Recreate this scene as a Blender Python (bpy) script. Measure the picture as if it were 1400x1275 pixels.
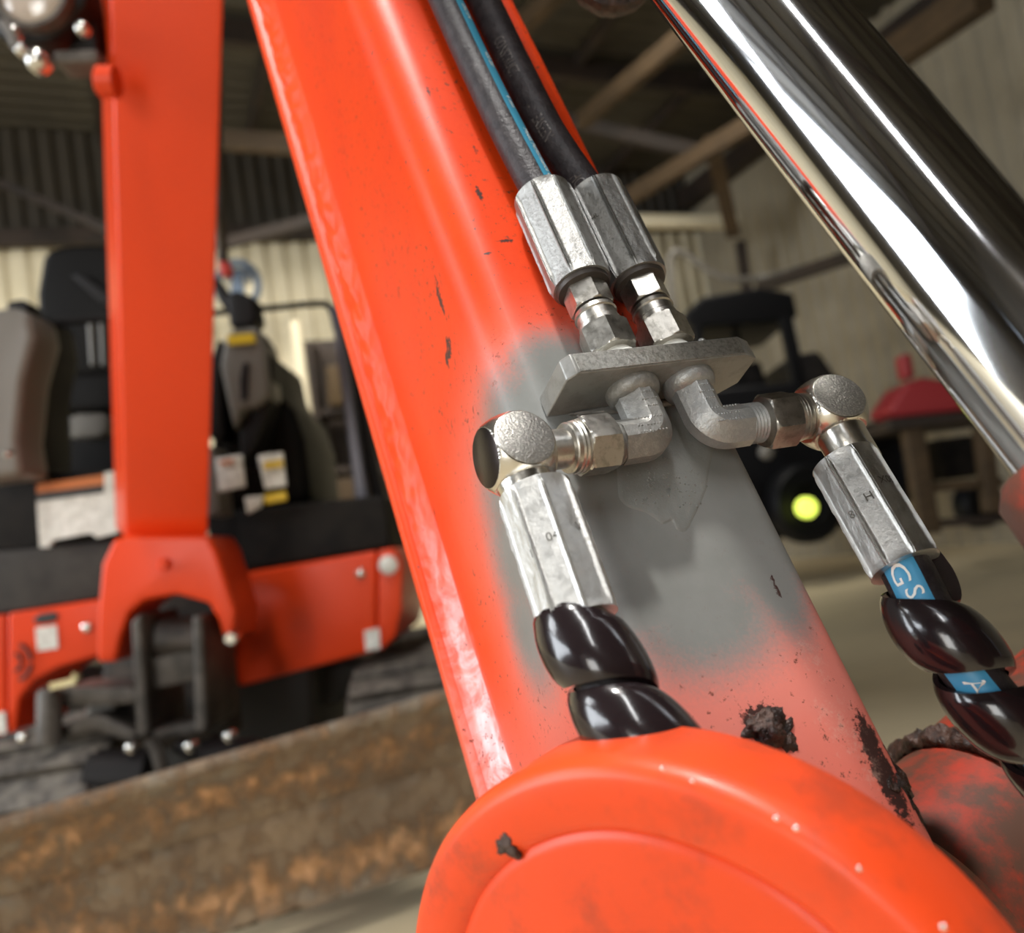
import bpy, bmesh, math, random
from mathutils import Vector, Matrix, noise
random.seed(7)
D = bpy.data
SC = bpy.context.scene
for o in list(D.objects): D.objects.remove(o)
col = SC.collection
PI = math.pi
R = math.radians
# ------------------------------------------------------------------ camera
FPX = 1250.0
PITCH, ROLL = R(5.0), R(9.3)
CAM = Vector((0, 0, 0.65))
_fw = Vector((0, math.cos(PITCH), math.sin(PITCH)))
_r0, _u0 = Vector((1, 0, 0)), Vector((0, -math.sin(PITCH), math.cos(PITCH)))
RT = _r0*math.cos(ROLL) - _u0*math.sin(ROLL)
UP = _u0*math.cos(ROLL) + _r0*math.sin(ROLL)
FW = _fw
cam = D.cameras.new('camera'); co = D.objects.new('camera', cam); col.objects.link(co)
m = Matrix((RT, UP, -FW)).transposed().to_4x4(); m.translation = CAM
co.matrix_world = m
cam.sensor_width = 36; cam.lens = FPX/1400*36
cam.clip_start = 0.01; cam.clip_end = 100
cam.dof.use_dof = True; cam.dof.focus_distance = 0.288; cam.dof.aperture_fstop = cam.lens/3.3
SC.camera = co
# ------------------------------------------------------------------ view, world, lights
SC.view_settings.view_transform = 'Standard'; SC.view_settings.look = 'None'
SC.view_settings.gamma = 1; SC.view_settings.use_curve_mapping = False
SC.view_settings.exposure = 0.0
w = D.worlds.new('world'); SC.world = w; w.use_nodes = True
bg = w.node_tree.nodes['Background']; bg.inputs[0].default_value = (0.70, 0.83, 1.0, 1); bg.inputs[1].default_value = 2.2
# shed frame: origin at the far right corner, E1 leftwards along the back wall, E2 towards the viewer
SO = Vector((2.8, 11.3, 0)); E1 = Vector((-.928, -.374, 0)).normalized(); E2 = Vector((.374, -.928, 0)).normalized(); EZ = Vector((0, 0, 1))
def S(a, b, z): return SO + E1*a + E2*b + EZ*z
def area(name, loc, aim, sx, sy, power, colr, spread=180):
    l = D.lights.new(name, 'AREA'); l.shape = 'RECTANGLE'; l.size = sx; l.size_y = sy; l.energy = power; l.color = colr
    l.spread = R(spread)
    o = D.objects.new(name, l); col.objects.link(o); o.location = loc
    o.rotation_euler = (Vector(aim)-Vector(loc)).to_track_quat('-Z', 'Y').to_euler()
    return o
def cv(x, y, z): return RT*x - UP*y + FW*z          # camera-axes components (y down) -> world direction
def at(px, py, d): return CAM + cv((px-700)/FPX*d, (py-637.5)/FPX*d, d)
area('daylight_through_side_door', S(16.9, 7.6, 2.35), S(6.8, 8.4, 1.0), 6.2, 4.4, 1060, (.88, .94, 1.0))
area('clear_roof_sheet_left', S(14.0, 6.4, 4.95), S(13.6, 6.6, 0), 2.0, 4.0, 340, (.92, .96, 1.0))
area('clear_roof_strip', S(7.9, 12.0, 5.2), S(7.7, 11.6, 0), .30, 4.0, 130, (1, 1, 1))
area('roof_skylight', S(7.0, 9.3, 5.1), S(6.9, 9.15, .8), .24, .24, 24, (1, .98, .93), 60)
area('front_opening_fill', S(11.6, 14.1, 1.6), S(6.9, 9.0, .9), 2.0, 2.6, 125, (1, .96, .88))  # unseen fill added behind the camera for the faces turned towards it
area('back_wall_fill', S(6.5, 4.2, 4.9), S(6.5, .6, 0), 9.0, .7, 245, (1, .95, .84), 100)  # unseen fill light added to brighten the lower back wall

# ------------------------------------------------------------------ materials
def new_mat(name):
    mt = D.materials.new(name); mt.use_nodes = True
    nt = mt.node_tree; return mt, nt, nt.nodes['Principled BSDF']
def N(nt, t, **k):
    n = nt.nodes.new(t)
    for a, b in k.items():
        if a in n.inputs: n.inputs[a].default_value = b
        else: setattr(n, a, b)
    return n
def L(nt, a, b): nt.links.new(a, b)
def c4(c): return (c[0], c[1], c[2], 1)
def tex(nt, scale, detail=4, rough=.6, stretch=None, coord='Object', dist=0):
    tc = N(nt, 'ShaderNodeTexCoord'); n = N(nt, 'ShaderNodeTexNoise'); n.inputs['Scale'].default_value = scale
    n.inputs['Detail'].default_value = detail; n.inputs['Roughness'].default_value = rough; n.inputs['Distortion'].default_value = dist
    if stretch:
        mp = N(nt, 'ShaderNodeMapping'); mp.inputs['Scale'].default_value = stretch
        L(nt, tc.outputs[coord], mp.inputs[0]); L(nt, mp.outputs[0], n.inputs['Vector'])
    else: L(nt, tc.outputs[coord], n.inputs['Vector'])
    return n.outputs['Fac']
def ramp(nt, fac, a, b, v0=0., v1=1.):
    r = N(nt, 'ShaderNodeMapRange'); r.inputs['From Min'].default_value = a; r.inputs['From Max'].default_value = b
    r.inputs['To Min'].default_value = v0; r.inputs['To Max'].default_value = v1; r.interpolation_type = 'SMOOTHSTEP'
    L(nt, fac, r.inputs['Value']); return r.outputs[0]
def mix(nt, fac, a, b):
    mx = N(nt, 'ShaderNodeMix', data_type='RGBA')
    if isinstance(fac, (int, float)): mx.inputs[0].default_value = fac
    else: L(nt, fac, mx.inputs[0])
    for i, v in ((6, a), (7, b)):
        if isinstance(v, tuple): mx.inputs[i].default_value = c4(v)
        else: L(nt, v, mx.inputs[i])
    return mx.outputs[2]
def math_(nt, op, a, b):
    n = N(nt, 'ShaderNodeMath', operation=op)
    for i, v in ((0, a), (1, b)):
        if isinstance(v, (int, float)): n.inputs[i].default_value = v
        else: L(nt, v, n.inputs[i])
    return n.outputs[0]
def bump(nt, bs, h, strength, dist=.001):
    b = N(nt, 'ShaderNodeBump'); b.inputs['Strength'].default_value = strength; b.inputs['Distance'].default_value = dist
    L(nt, h, b.inputs['Height']); L(nt, b.outputs[0], bs.inputs['Normal'])
def attr(nt, name):
    a = N(nt, 'ShaderNodeAttribute'); a.attribute_name = name; return a.outputs['Fac']
def simple(name, c, rough=.5, metal=0, c2=None, scale=20, amt=(.4, .6), bmp=0, bscale=None, bdist=.001, coat=0, stretch=None, emit=None, spec=None):
    mt, nt, bs = new_mat(name)
    bs.inputs['Base Color'].default_value = c4(c); bs.inputs['Roughness'].default_value = rough; bs.inputs['Metallic'].default_value = metal
    bs.inputs['Coat Weight'].default_value = coat
    if spec is not None: bs.inputs['Specular IOR Level'].default_value = spec
    if c2:
        f = ramp(nt, tex(nt, scale, 6, .65, stretch), amt[0], amt[1]); L(nt, mix(nt, f, c, c2), bs.inputs['Base Color'])
    if bmp: bump(nt, bs, tex(nt, bscale or scale, 4, .6), bmp, bdist)
    if emit: bs.inputs['Emission Color'].default_value = c4(emit[0]); bs.inputs['Emission Strength'].default_value = emit[1]
    return mt
M = {}
ORANGE = (.80, .056, .003)
def m_paint(name, chip=.66, grime=.0, base=ORANGE, scale=1.0, rough=.30):
    mt, nt, bs = new_mat(name)
    cl = mix(nt, ramp(nt, tex(nt, 9*scale, 3), .3, .7), base, (base[0]*.86, base[1]*.85, base[2]*.9))
    if grime:
        cl = mix(nt, math_(nt, 'MULTIPLY', ramp(nt, tex(nt, 22*scale, 8, .7), .5-.17*(grime > .9)-.02*(grime > .3), .72-.12*(grime > .9)-.06*(grime > .3)), grime), cl, (.085, .045, .03))
    cl = mix(nt, ramp(nt, tex(nt, 120*scale, 6, .75), chip, chip+.025), cl, (.10, .03, .018))
    L(nt, cl, bs.inputs['Base Color'])
    bs.inputs['Roughness'].default_value = rough; bs.inputs['Coat Weight'].default_value = .04; bs.inputs['Coat Roughness'].default_value = .15; bs.inputs['Specular IOR Level'].default_value = .35
    bump(nt, bs, tex(nt, 60*scale, 3), .12, .001)
    return mt
# arm paint: orange with grey primer overspray, wear, streaky polished filler on the weld, black marks
mt, nt, bs = new_mat('arm_paint')
cl = mix(nt, ramp(nt, tex(nt, 8, 4), .3, .7), ORANGE, (.72, .047, .008))
cl = mix(nt, math_(nt, 'MULTIPLY', ramp(nt, tex(nt, 500, 3), .35, .7), .18), cl, (.86, .085, .012))
haze = attr(nt, 'haze'); cl = mix(nt, math_(nt, 'MULTIPLY', haze, .62), cl, (.62, .30, .26))
sp = attr(nt, 'spray')
spn = math_(nt, 'ADD', sp, math_(nt, 'MULTIPLY', math_(nt, 'SUBTRACT', tex(nt, 900, 2), .5), .35))
gm = ramp(nt, spn, .15, .95)
cl = mix(nt, gm, cl, mix(nt, ramp(nt, tex(nt, 30, 5), .3, .7), (.225, .227, .217), (.19, .194, .183)))
pk = attr(nt, 'pink')
st = ramp(nt, tex(nt, 60, 5, .6, None, 'Object', 2.2), .38, .62)
cl = mix(nt, pk, cl, mix(nt, st, (.74, .20, .17), (.72, .50, .52)))
chips = ramp(nt, math_(nt, 'ADD', tex(nt, 300, 5, .8), math_(nt, 'MULTIPLY', tex(nt, 14, 2), .12)), .672, .70)
inv = math_(nt, 'SUBTRACT', 1.0, math_(nt, 'MULTIPLY', gm, .9))
cl = mix(nt, math_(nt, 'MULTIPLY', chips, inv), cl, (.14, .045, .03))
scr = ramp(nt, tex(nt, 170, 6, .8, (1, 1, .2)), .638, .665)
cl = mix(nt, math_(nt, 'MULTIPLY', math_(nt, 'MULTIPLY', scr, .7), inv), cl, (.12, .03, .02))
mk = ramp(nt, math_(nt, 'ADD', math_(nt, 'MULTIPLY', attr(nt, 'mark'), .80), math_(nt, 'MULTIPLY', math_(nt, 'SUBTRACT', tex(nt, 420, 5, .8), .5), 1.6)), .50, .62)
cl = mix(nt, mk, cl, (.055, .026, .022))
wt = ramp(nt, math_(nt, 'ADD', attr(nt, 'scuff'), math_(nt, 'MULTIPLY', math_(nt, 'SUBTRACT', tex(nt, 330, 7, .85), .5), 2.6)), .85, 1.4)
cl = mix(nt, math_(nt, 'MULTIPLY', wt, .42), cl, (.66, .42, .34))
L(nt, cl, bs.inputs['Base Color'])
L(nt, mix(nt, gm, mix(nt, pk, (.44,)*3, (.24,)*3), (.40,)*3), bs.inputs['Roughness'])
bs.inputs['Coat Weight'].default_value = .02; bs.inputs['Coat Roughness'].default_value = .12; bs.inputs['Specular IOR Level'].default_value = .22
bump(nt, bs, math_(nt, 'ADD', tex(nt, 45, 3), math_(nt, 'MULTIPLY', tex(nt, 1100, 2), .06)), .22, .0012)
M['arm'] = mt
M['paint'] = m_paint('orange_paint', .70)
M['paint_far'] = m_paint('orange_machine_paint', .74, 0, (.80, .054, .005), .12, .38)
M['paint_dirty'] = m_paint('orange_paint_dirty', .66, .97, (.42, .035, .014), 1.2, .5)
M['boss'] = m_paint('orange_boss_paint', .70, .38, (.80, .070, .013), 1.1, .40)
def m_metal(name, c, rough, c2=None, sc=300, bstr=.15, bsc=600, amt=(.45, .65), stretch=None, r2=None, metal=1):
    mt, nt, bs = new_mat(name)
    bs.inputs['Metallic'].default_value = metal; bs.inputs['Roughness'].default_value = rough
    if c2: L(nt, mix(nt, ramp(nt, tex(nt, sc, 6, .7, stretch), *amt), c, c2), bs.inputs['Base Color'])
    else: bs.inputs['Base Color'].default_value = c4(c)
    if r2: L(nt, ramp(nt, tex(nt, sc*.6, 5, .7), .35, .65, rough, r2), bs.inputs['Roughness'])
    if bstr: bump(nt, bs, tex(nt, bsc, 4, .6, stretch), bstr, .0003)
    return mt
M['zinc'] = m_metal('zinc_plate', (.62, .61, .585), .36, (.50, .49, .465), 420, .55, 900, (.5, .75), r2=.5)
M['zinc_worn'] = m_metal('worn_zinc_plate', (.34, .335, .32), .46, (.16, .155, .145), 520, .7, 800, (.54, .70), r2=.55)
M['nut'] = m_metal('nut_steel', (.54, .515, .47), .30, (.38, .36, .32), 300, .2, 400, r2=.4)
M['ground'] = m_metal('coarse_steel_face', (.42, .40, .37), .42, (.62, .60, .56), 1400, 1.0, 1300, (.5, .6))
M['ballsteel'] = m_metal('turned_steel', (.68, .65, .59), .25, None, 300, .15, 500)
M['darkcap'] = m_metal('dark_steel_face', (.045, .036, .034), .30, None, 300, .1, 500)
M['cast'] = m_metal('painted_cast_elbow', (.36, .365, .36), .38, (.42, .42, .41), 500, .8, 900, metal=.55)
M['castdark'] = m_metal('dull_cast_elbow', (.27, .265, .25), .42, (.35, .34, .32), 500, .8, 900, metal=.55)
M['plate'] = m_metal('painted_bracket_steel', (.27, .265, .25), .42, (.22, .215, .20), 160, .25, 380, metal=.45)
M['brushed'] = m_metal('bracket_cut_edge', (.36, .345, .31), .36, (.20, .19, .17), 700, .6, 600, (.42, .68), None, metal=.75)
M['chrome'] = m_metal('chrome', (.80, .80, .81), .075, None, 300, .0)
M['rubber'] = simple('hose_rubber', (.016, .012, .014), .50, c2=(.030, .024, .026), scale=180, bmp=.45, bscale=520, spec=.35)
M['spiral'] = simple('glossy_black_guard', (.014, .009, .010), .17, bmp=.08, bscale=260, coat=.3)
M['teal'] = simple('teal_hose_stripe', (.045, .26, .40), .4)
M['blue'] = simple('blue_hose_stripe', (.055, .30, .52), .4)
M['white_print'] = simple('white_print', (.80, .80, .76), .5)
M['emboss'] = simple('embossed_rubber', (.10, .085, .08), .35)
M['stamp'] = simple('stamped_mark', (.10, .09, .075), .5, .6)
M['grease'] = simple('grease_and_dirt', (.022, .012, .010), .42, c2=(.075, .038, .026), scale=260, bmp=1, bscale=420, bdist=.002)
M['black'] = simple('black_plastic', (.012, .010, .010), .5, spec=.25)
M['blackseat'] = simple('black_vinyl', (.006, .005, .0045), .45, bmp=.1, bscale=60, spec=.14)
M['blackdeck'] = simple('black_deck_panel', (.010, .009, .009), .6, c2=(.020, .017, .015), scale=6, spec=.12)
M['deckgrey'] = simple('dusty_black_panel', (.032, .028, .026), .6, c2=(.052, .046, .040), scale=7, spec=.3)
M['grey'] = simple('grey_plastic', (.17, .155, .135), .38)
M['steelgrey'] = simple('grey_painted_steel', (.11, .095, .082), .5, .2, c2=(.05, .043, .037), scale=14)
M['darksteel'] = simple('dark_steel', (.035, .03, .027), .5, .3, c2=(.07, .055, .045), scale=16)
M['label'] = simple('white_label', (.84, .83, .77), .5, c2=(.66, .65, .59), scale=60)
M['yellow'] = simple('yellow_label', (.75, .50, .02), .5)
M['dullyellow'] = simple('dull_yellow', (.055, .030, .006), .6)
M['orangelabel'] = simple('orange_label', (.62, .19, .05), .5)
M['ink'] = simple('black_print', (.03, .03, .03), .5)
M['redtag'] = simple('red_plastic', (.60, .04, .025), .4)
M['brass'] = m_metal('brass', (.80, .70, .42), .28, None, 100, 0)
M['bolt'] = m_metal('bolt_zinc', (.70, .68, .64), .22, None, 100, 0)
M['track'] = simple('dusty_track_rubber', (.060, .050, .042), .7, c2=(.15, .13, .105), scale=18, bmp=.6, bscale=40, bdist=.01)
M['lens'] = simple('lamp_lens', (.52, .43, .36), .12, bmp=.5, bscale=90, coat=1)
# dozer blade: worn steel with rust and dried mud
mt, nt, bs = new_mat('muddy_blade_steel')
a = mix(nt, ramp(nt, tex(nt, 5, 6), .3, .7), (.28, .20, .135), (.40, .29, .19))
a = mix(nt, math_(nt, 'MULTIPLY', ramp(nt, tex(nt, 9, 9, .78), .50, .66), .8), a, (.33, .315, .27))
mud = ramp(nt, math_(nt, 'ADD', tex(nt, 13, 10, .82, (1.4, 1.4, 1)), math_(nt, 'MULTIPLY', attr(nt, 'mud'), .14)), .47, .66)
a = mix(nt, mud, a, mix(nt, ramp(nt, tex(nt, 26, 6, .7), .35, .65), (.62, .32, .14), (.95, .56, .30)))
L(nt, a, bs.inputs['Base Color']); bs.inputs['Roughness'].default_value = .62; bs.inputs['Metallic'].default_value = .0
bump(nt, bs, math_(nt, 'ADD', mud, tex(nt, 60, 8, .75)), .9, .007)
M['blade'] = mt
M['floor'] = simple('concrete_floor', (.62, .52, .345), .62, c2=(.50, .42, .28), scale=1.1, amt=(.3, .72), bmp=.1, bscale=20)
M['wall_cream'] = simple('cream_sheet', (.66, .59, .43), .55, c2=(.58, .52, .37), scale=1.5)
M['wall_dark'] = simple('dark_sheet', (.060, .048, .033), .6, c2=(.042, .034, .024), scale=1.2)  # upper back, left and front walls: darker than the lower back sheets
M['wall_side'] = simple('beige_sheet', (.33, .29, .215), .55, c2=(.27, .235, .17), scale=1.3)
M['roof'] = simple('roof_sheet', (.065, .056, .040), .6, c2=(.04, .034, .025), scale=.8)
M['wood'] = simple('timber_beam', (.075, .045, .020), .7, c2=(.05, .03, .013), scale=3, stretch=(1, 1, 6))
M['darkwood'] = simple('dark_timber', (.034, .021, .014), .7, c2=(.02, .013, .009), scale=3)
M['paleboard'] = simple('pale_post_paint', (.60, .53, .38), .5)
M['bluesteel'] = simple('blue_grey_frame_paint', (.13, .125, .15), .35, .3)
M['cabblack'] = simple('vehicle_black', (.006, .006, .007), .45, spec=.15)
M['redbox'] = simple('faded_red', (.34, .03, .035), .45)
M['bluesign'] = simple('blue_sign_paint', (.075, .11, .17), .45)
M['lamp_on'] = simple('lit_yellow_lamp', (.6, .7, .1), .4, emit=((.78, .95, .12), 1.7))

# ------------------------------------------------------------------ mesh helpers
class MB:
    def __init__(s): s.v = []; s.f = []; s.sm = []; s.at = {}
    def add(s, vs, fs, smooth=False):
        k = len(s.v); s.v += [Vector(p) for p in vs]; s.f += [tuple(i+k for i in f) for f in fs]; s.sm += [smooth]*len(fs); return k
    def grid(s, rows, closeu=False, closev=False, smooth=True):
        nu, nv = len(rows), len(rows[0]); vs = [p for r in rows for p in r]; fs = []
        for i in range(nu if closeu else nu-1):
            for j in range(nv if closev else nv-1):
                a, b = i, (i+1) % nu; c, d = j, (j+1) % nv
                fs.append((a*nv+c, b*nv+c, b*nv+d, a*nv+d))
        return s.add(vs, fs, smooth)
    def box(s, c, ax, ay, az, sx, sy, sz):
        ax, ay, az = [Vector(q).normalized() for q in (ax, ay, az)]; c = Vector(c)
        vs = [c + ax*(sx/2*i) + ay*(sy/2*j) + az*(sz/2*k) for i in (-1, 1) for j in (-1, 1) for k in (-1, 1)]
        s.add(vs, [(0,1,3,2),(4,6,7,5),(0,4,5,1),(2,3,7,6),(0,2,6,4),(1,5,7,3)])
    def bar(s, p, q, w, h=None, up=(0, 0, 1)):
        p, q = Vector(p), Vector(q); d = (q-p); l = d.length; d.normalize(); up = Vector(up)
        if abs(d.dot(up)) > .98: up = Vector((0, 1, 0))
        x = d.cross(up).normalized(); y = x.cross(d).normalized()
        s.box((p+q)/2, d, x, y, l, w, h or w)
    def prism(s, pts, ext):
        pts = [Vector(p) for p in pts]; ext = Vector(ext); n = len(pts)
        fs = [tuple(range(n)), tuple(range(2*n-1, n-1, -1))] + [(i, i+n, (i+1) % n+n, (i+1) % n) for i in range(n)]
        s.add(pts+[p+ext for p in pts], fs)
    def tube(s, pts, r, seg=16, caps=True, smooth=True):
        pts = [Vector(p) for p in pts]; fr = frames(pts); rows = []
        for i, (p, (a, b)) in enumerate(zip(pts, fr)):
            rr = r[i] if isinstance(r, (list, tuple)) else r
            rows.append([p + (a*math.cos(t*2*PI/seg) + b*math.sin(t*2*PI/seg))*rr for t in range(seg)])
        k = s.grid(rows, closev=True, smooth=smooth)
        if caps:
            s.f += [tuple(k+i for i in range(seg)), tuple(k+(len(pts)-1)*seg+i for i in reversed(range(seg)))]; s.sm += [False]*2
    def rev(s, P, axis, ref, prof, seg=48, fun=None, phase=0, caps=True, smooth=True):
        """revolve prof [(z, r)] about axis from P; fun(theta, z, r) may reshape the radius"""
        P = Vector(P); ax = Vector(axis).normalized(); a = (Vector(ref)-ax*Vector(ref).dot(ax)).normalized(); b = ax.cross(a); rows = []
        for z, r in prof:
            row = []
            for t in range(seg):
                th = t*2*PI/seg; rr = fun(th, z, r) if fun else r
                row.append(P + ax*z + (a*math.cos(th+phase)+b*math.sin(th+phase))*rr)
            rows.append(row)
        k = s.grid(rows, closev=True, smooth=smooth)
        if caps:
            s.f += [tuple(k+i for i in range(seg)), tuple(k+(len(prof)-1)*seg+i for i in reversed(range(seg)))]; s.sm += [False]*2
    def build(s, name, mat, parent=None, label=None, cat=None, group=None, kind=None, bevel=0, origin=None, flatten=None):
        me = D.meshes.new(name); base = wloc(parent) if parent else (Vector(origin) if origin is not None else lowcentre(s.v))
        me.from_pydata([v-base for v in s.v], [], s.f)
        me.polygons.foreach_set('use_smooth', s.sm)
        me.materials.append(M[mat] if isinstance(mat, str) else mat)
        for k, vals in s.at.items():
            a = me.attributes.new(k, 'FLOAT', 'POINT'); a.data.foreach_set('value', vals)
        bm = bmesh.new(); bm.from_mesh(me); bmesh.ops.recalc_face_normals(bm, faces=bm.faces)
        if bevel:
            bmesh.ops.remove_doubles(bm, verts=bm.verts, dist=1e-6)
            es = [e for e in bm.edges if len(e.link_faces) == 2 and e.calc_face_angle(0) > .5]
            bmesh.ops.bevel(bm, geom=es, offset=bevel, segments=3, affect='EDGES', profile=.6, clamp_overlap=True)
            for f in bm.faces: f.smooth = True
        bm.to_mesh(me); bm.free()
        if bevel: me.set_sharp_from_angle(angle=R(50))
        elif any(s.sm): me.set_sharp_from_angle(angle=R(flatten or 38))
        o = D.objects.new(name, me); col.objects.link(o)
        if parent: o.parent = parent
        else: o.location = base
        tag(o, label, cat, group, kind)
        return o
def lowcentre(v):
    n = len(v); c = sum(v, Vector())/n; c.z = min(p.z for p in v); return c
def wloc(o):
    p = Vector()
    while o: p += o.location; o = o.parent
    return p
def tag(o, label=None, cat=None, group=None, kind=None):
    for k, x in (('label', label), ('category', cat), ('group', group), ('kind', kind)):
        if x: o[k] = x
def thing(name, loc, label, cat, group=None):
    o = D.objects.new(name, None); col.objects.link(o); o.location = loc; o.empty_display_size = .05; tag(o, label, cat, group); return o
def frames(pts, ref=None):
    n = len(pts); T = []
    for i in range(n):
        T.append((pts[min(i+1, n-1)]-pts[max(i-1, 0)]).normalized())
    a = Vector(ref) if ref else (Vector((0, 0, 1)) if abs(T[0].z) < .9 else Vector((1, 0, 0)))
    out = []
    for t in T:
        a = (a - t*a.dot(t)).normalized(); out.append((a.copy(), t.cross(a)))
    return out
def catmull(P, n):
    P = [Vector(p) for p in P]; P = [P[0]*2-P[1]] + P + [P[-1]*2-P[-2]]; out = []
    for i in range(1, len(P)-2):
        for k in range(n):
            t = k/n; a, b, c, d = P[i-1:i+3]
            out.append(.5*((2*b)+(c-a)*t+(2*a-5*b+4*c-d)*t*t+(3*b-a-3*c+d)*t**3))
    out.append(P[-2]); return out
class Path:
    """arc-length parametrised polyline with a frame (A towards ref, B = T x A)"""
    def __init__(s, pts, ref):
        s.p = pts; s.fr = frames(pts, ref); s.s = [0]
        for i in range(1, len(pts)): s.s.append(s.s[-1]+(pts[i]-pts[i-1]).length)
        s.len = s.s[-1]
    def ev(s, d):
        d = max(0, min(s.len-1e-9, d)); i = 0
        while s.s[i+1] < d: i += 1
        t = (d-s.s[i])/(s.s[i+1]-s.s[i]); a0, b0 = s.fr[i]; a1, b1 = s.fr[i+1]
        return s.p[i].lerp(s.p[i+1], t), a0.lerp(a1, t).normalized(), b0.lerp(b1, t).normalized()
    def pos(s, d, ang, r):
        p, a, b = s.ev(d); return p + (a*math.cos(ang)+b*math.sin(ang))*r
_tc = {}
def text_mesh(txt):
    if txt in _tc: return _tc[txt]
    c = D.curves.new('lettering', 'FONT'); c.body = txt; c.size = 1; c.resolution_u = 3; c.extrude = 0
    o = D.objects.new('lettering', c); col.objects.link(o); bpy.context.view_layer.update()
    me = bpy.data.meshes.new_from_object(o.evaluated_get(bpy.context.evaluated_depsgraph_get()))
    vs = [v.co.copy() for v in me.vertices]; fs = [tuple(p.vertices) for p in me.polygons]
    D.objects.remove(o); D.meshes.remove(me); _tc[txt] = (vs, fs); return vs, fs
def text_on_path(mb, path, txt, s0, ang, size, r, dirn=1, flip=1, cond=1.0):
    vs, fs = text_mesh(txt)
    mb.add([path.pos(s0+dirn*v.x*size*cond, ang+flip*(v.y-.35)*size/r, r) for v in vs], fs)
def text_flat(mb, P, ex, ey, txt, size, off):
    vs, fs = text_mesh(txt); mb.add([Vector(P)+ex*v.x*size+ey*v.y*size+off for v in vs], fs)

# ------------------------------------------------------------------ shed
def corrugated(name, p, ex, ez, nrm, wid, hei, pitch, depth, mat):
    mb = MB(); n = int(wid/pitch)*6; rows = []
    for i in range(n+1):
        x = wid*i/n; ph = (i % 6); d = depth*(0, 0, 1, 1, 1, 0)[ph] if True else 0
        rows.append([p + ex*x + nrm*d, p + ex*x + ez*hei + nrm*d])
    mb.grid(rows, smooth=False)
    k = len(mb.v)
    return mb.build(name, mat, kind='structure')
WL, WD, WH = 17.0, 14.2, 4.95
fb = MB(); fb.box(S(WL/2, WD/2+3, -.05), E1, E2, EZ, WL+6, WD+12, .1); fb.build('floor', 'floor', kind='structure')
corrugated('wall_back', S(-.3, 0, 0), E1, EZ, E2, WL+.3, 4.22, .20, .035, 'wall_cream')
corrugated('wall_back_upper', S(-.3, -.03, 4.2), E1, EZ, E2, WL+.3, 1.4, .16, .035, 'wall_dark')
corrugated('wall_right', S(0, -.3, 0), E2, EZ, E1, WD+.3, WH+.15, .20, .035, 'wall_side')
b = MB(); b.box(S(WL, WD/2, 2.6), E1, E2, EZ, .05, WD, 5.2); b.build('wall_left', 'wall_dark', kind='structure')
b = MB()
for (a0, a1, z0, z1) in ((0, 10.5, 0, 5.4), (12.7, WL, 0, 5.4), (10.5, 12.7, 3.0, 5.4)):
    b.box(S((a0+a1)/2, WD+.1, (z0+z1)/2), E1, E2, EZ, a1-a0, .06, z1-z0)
b.build('wall_front', 'wall_dark', kind='structure')
def corr_roof(a0, z0, a1, z1, name):
    mb = MB(); rows = []; n = int((WD+.4)/.2)*4
    for i in range(n+1):
        y = -.5+(WD+.8)*i/n; d = .03*(0, 1, 1, 0)[i % 4]
        rows.append([S(a0, y, z0+d), S(a1, y, z1+d)])
    mb.grid(rows, smooth=False); mb.build(name, 'roof', kind='structure')
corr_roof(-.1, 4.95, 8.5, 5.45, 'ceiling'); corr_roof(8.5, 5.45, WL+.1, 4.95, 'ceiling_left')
def beam(name, p, q, w, h, mat='wood', up=(0, 0, 1)):
    mb = MB(); mb.bar(p, q, w, h, up); o = mb.build(name, mat, kind='structure'); return o
for i, y in enumerate((2.2, 4.6, 7.0, 9.6, 12.2)):
    beam('trim_rafter', S(0, y, 4.82), S(8.5, y, 5.32), .10, .2, 'darkwood'); beam('trim_rafter', S(8.5, y, 5.32), S(WL, y, 4.82), .10, .2, 'darkwood')
for i, a in enumerate((1.2, 2.6, 4.0, 5.4, 6.8, 8.2, 9.8, 11.4, 13, 14.6)):
    z = 4.95+.5*(a/8.5 if a < 8.5 else 2-a/8.5)
    beam('trim_purlin', S(a, 0, z-.06), S(a, WD, z-.06), .08, .10, 'darkwood')
beam('trim_wall_plate', S(0, .12, 4.26), S(WL, .12, 4.26), .12, .16, 'darkwood')
beam('trim_wall_plate', S(.12, 0, 4.6), S(.12, WD, 4.6), .18, .24, 'darkwood')
# braces, posts and ties that show between the arm and the rod, and by the boom
beam('trim_brace', at(795, 165, 8.5), at(965, 25, 6.6), .10, .14)
beam('trim_brace', at(835, 285, 9.2), at(1075, 140, 7.4), .10, .15)
beam('trim_brace', at(690, 60, 8.0), at(790, -40, 7.0), .12, .14)
beam('trim_post', at(972, 190, 8.6), at(1002, 318, 9.4), .14, .16)
beam('trim_tie', at(850, 303, 9.6), at(1008, 303, 9.6), .12, .12, 'paleboard')
beam('trim_tie', at(770, 165, 8.8), at(985, 215, 8.8), .10, .13, 'darkwood')
beam('trim_tie', at(285, 190, 8.0), at(430, 200, 8.0), .10, .16)
beam('trim_brace', at(0, 250, 8.2), at(150, 315, 8.2), .06, .07, 'darkwood')
beam('trim_brace', at(296, 336, 8.2), at(430, 300, 8.2), .07, .10, 'darkwood')
beam('trim_rail', at(1040, 392, 8.4), at(1200, 338, 6.6), .09, .10, 'darkwood')
beam('trim_brace', at(1195, 95, 6.5), at(1345, -10, 5.4), .14, .20)
beam('trim_post', at(1012, 330, 9.9), at(1024, 420, 9.9), .10, .10, 'darkwood')
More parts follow.
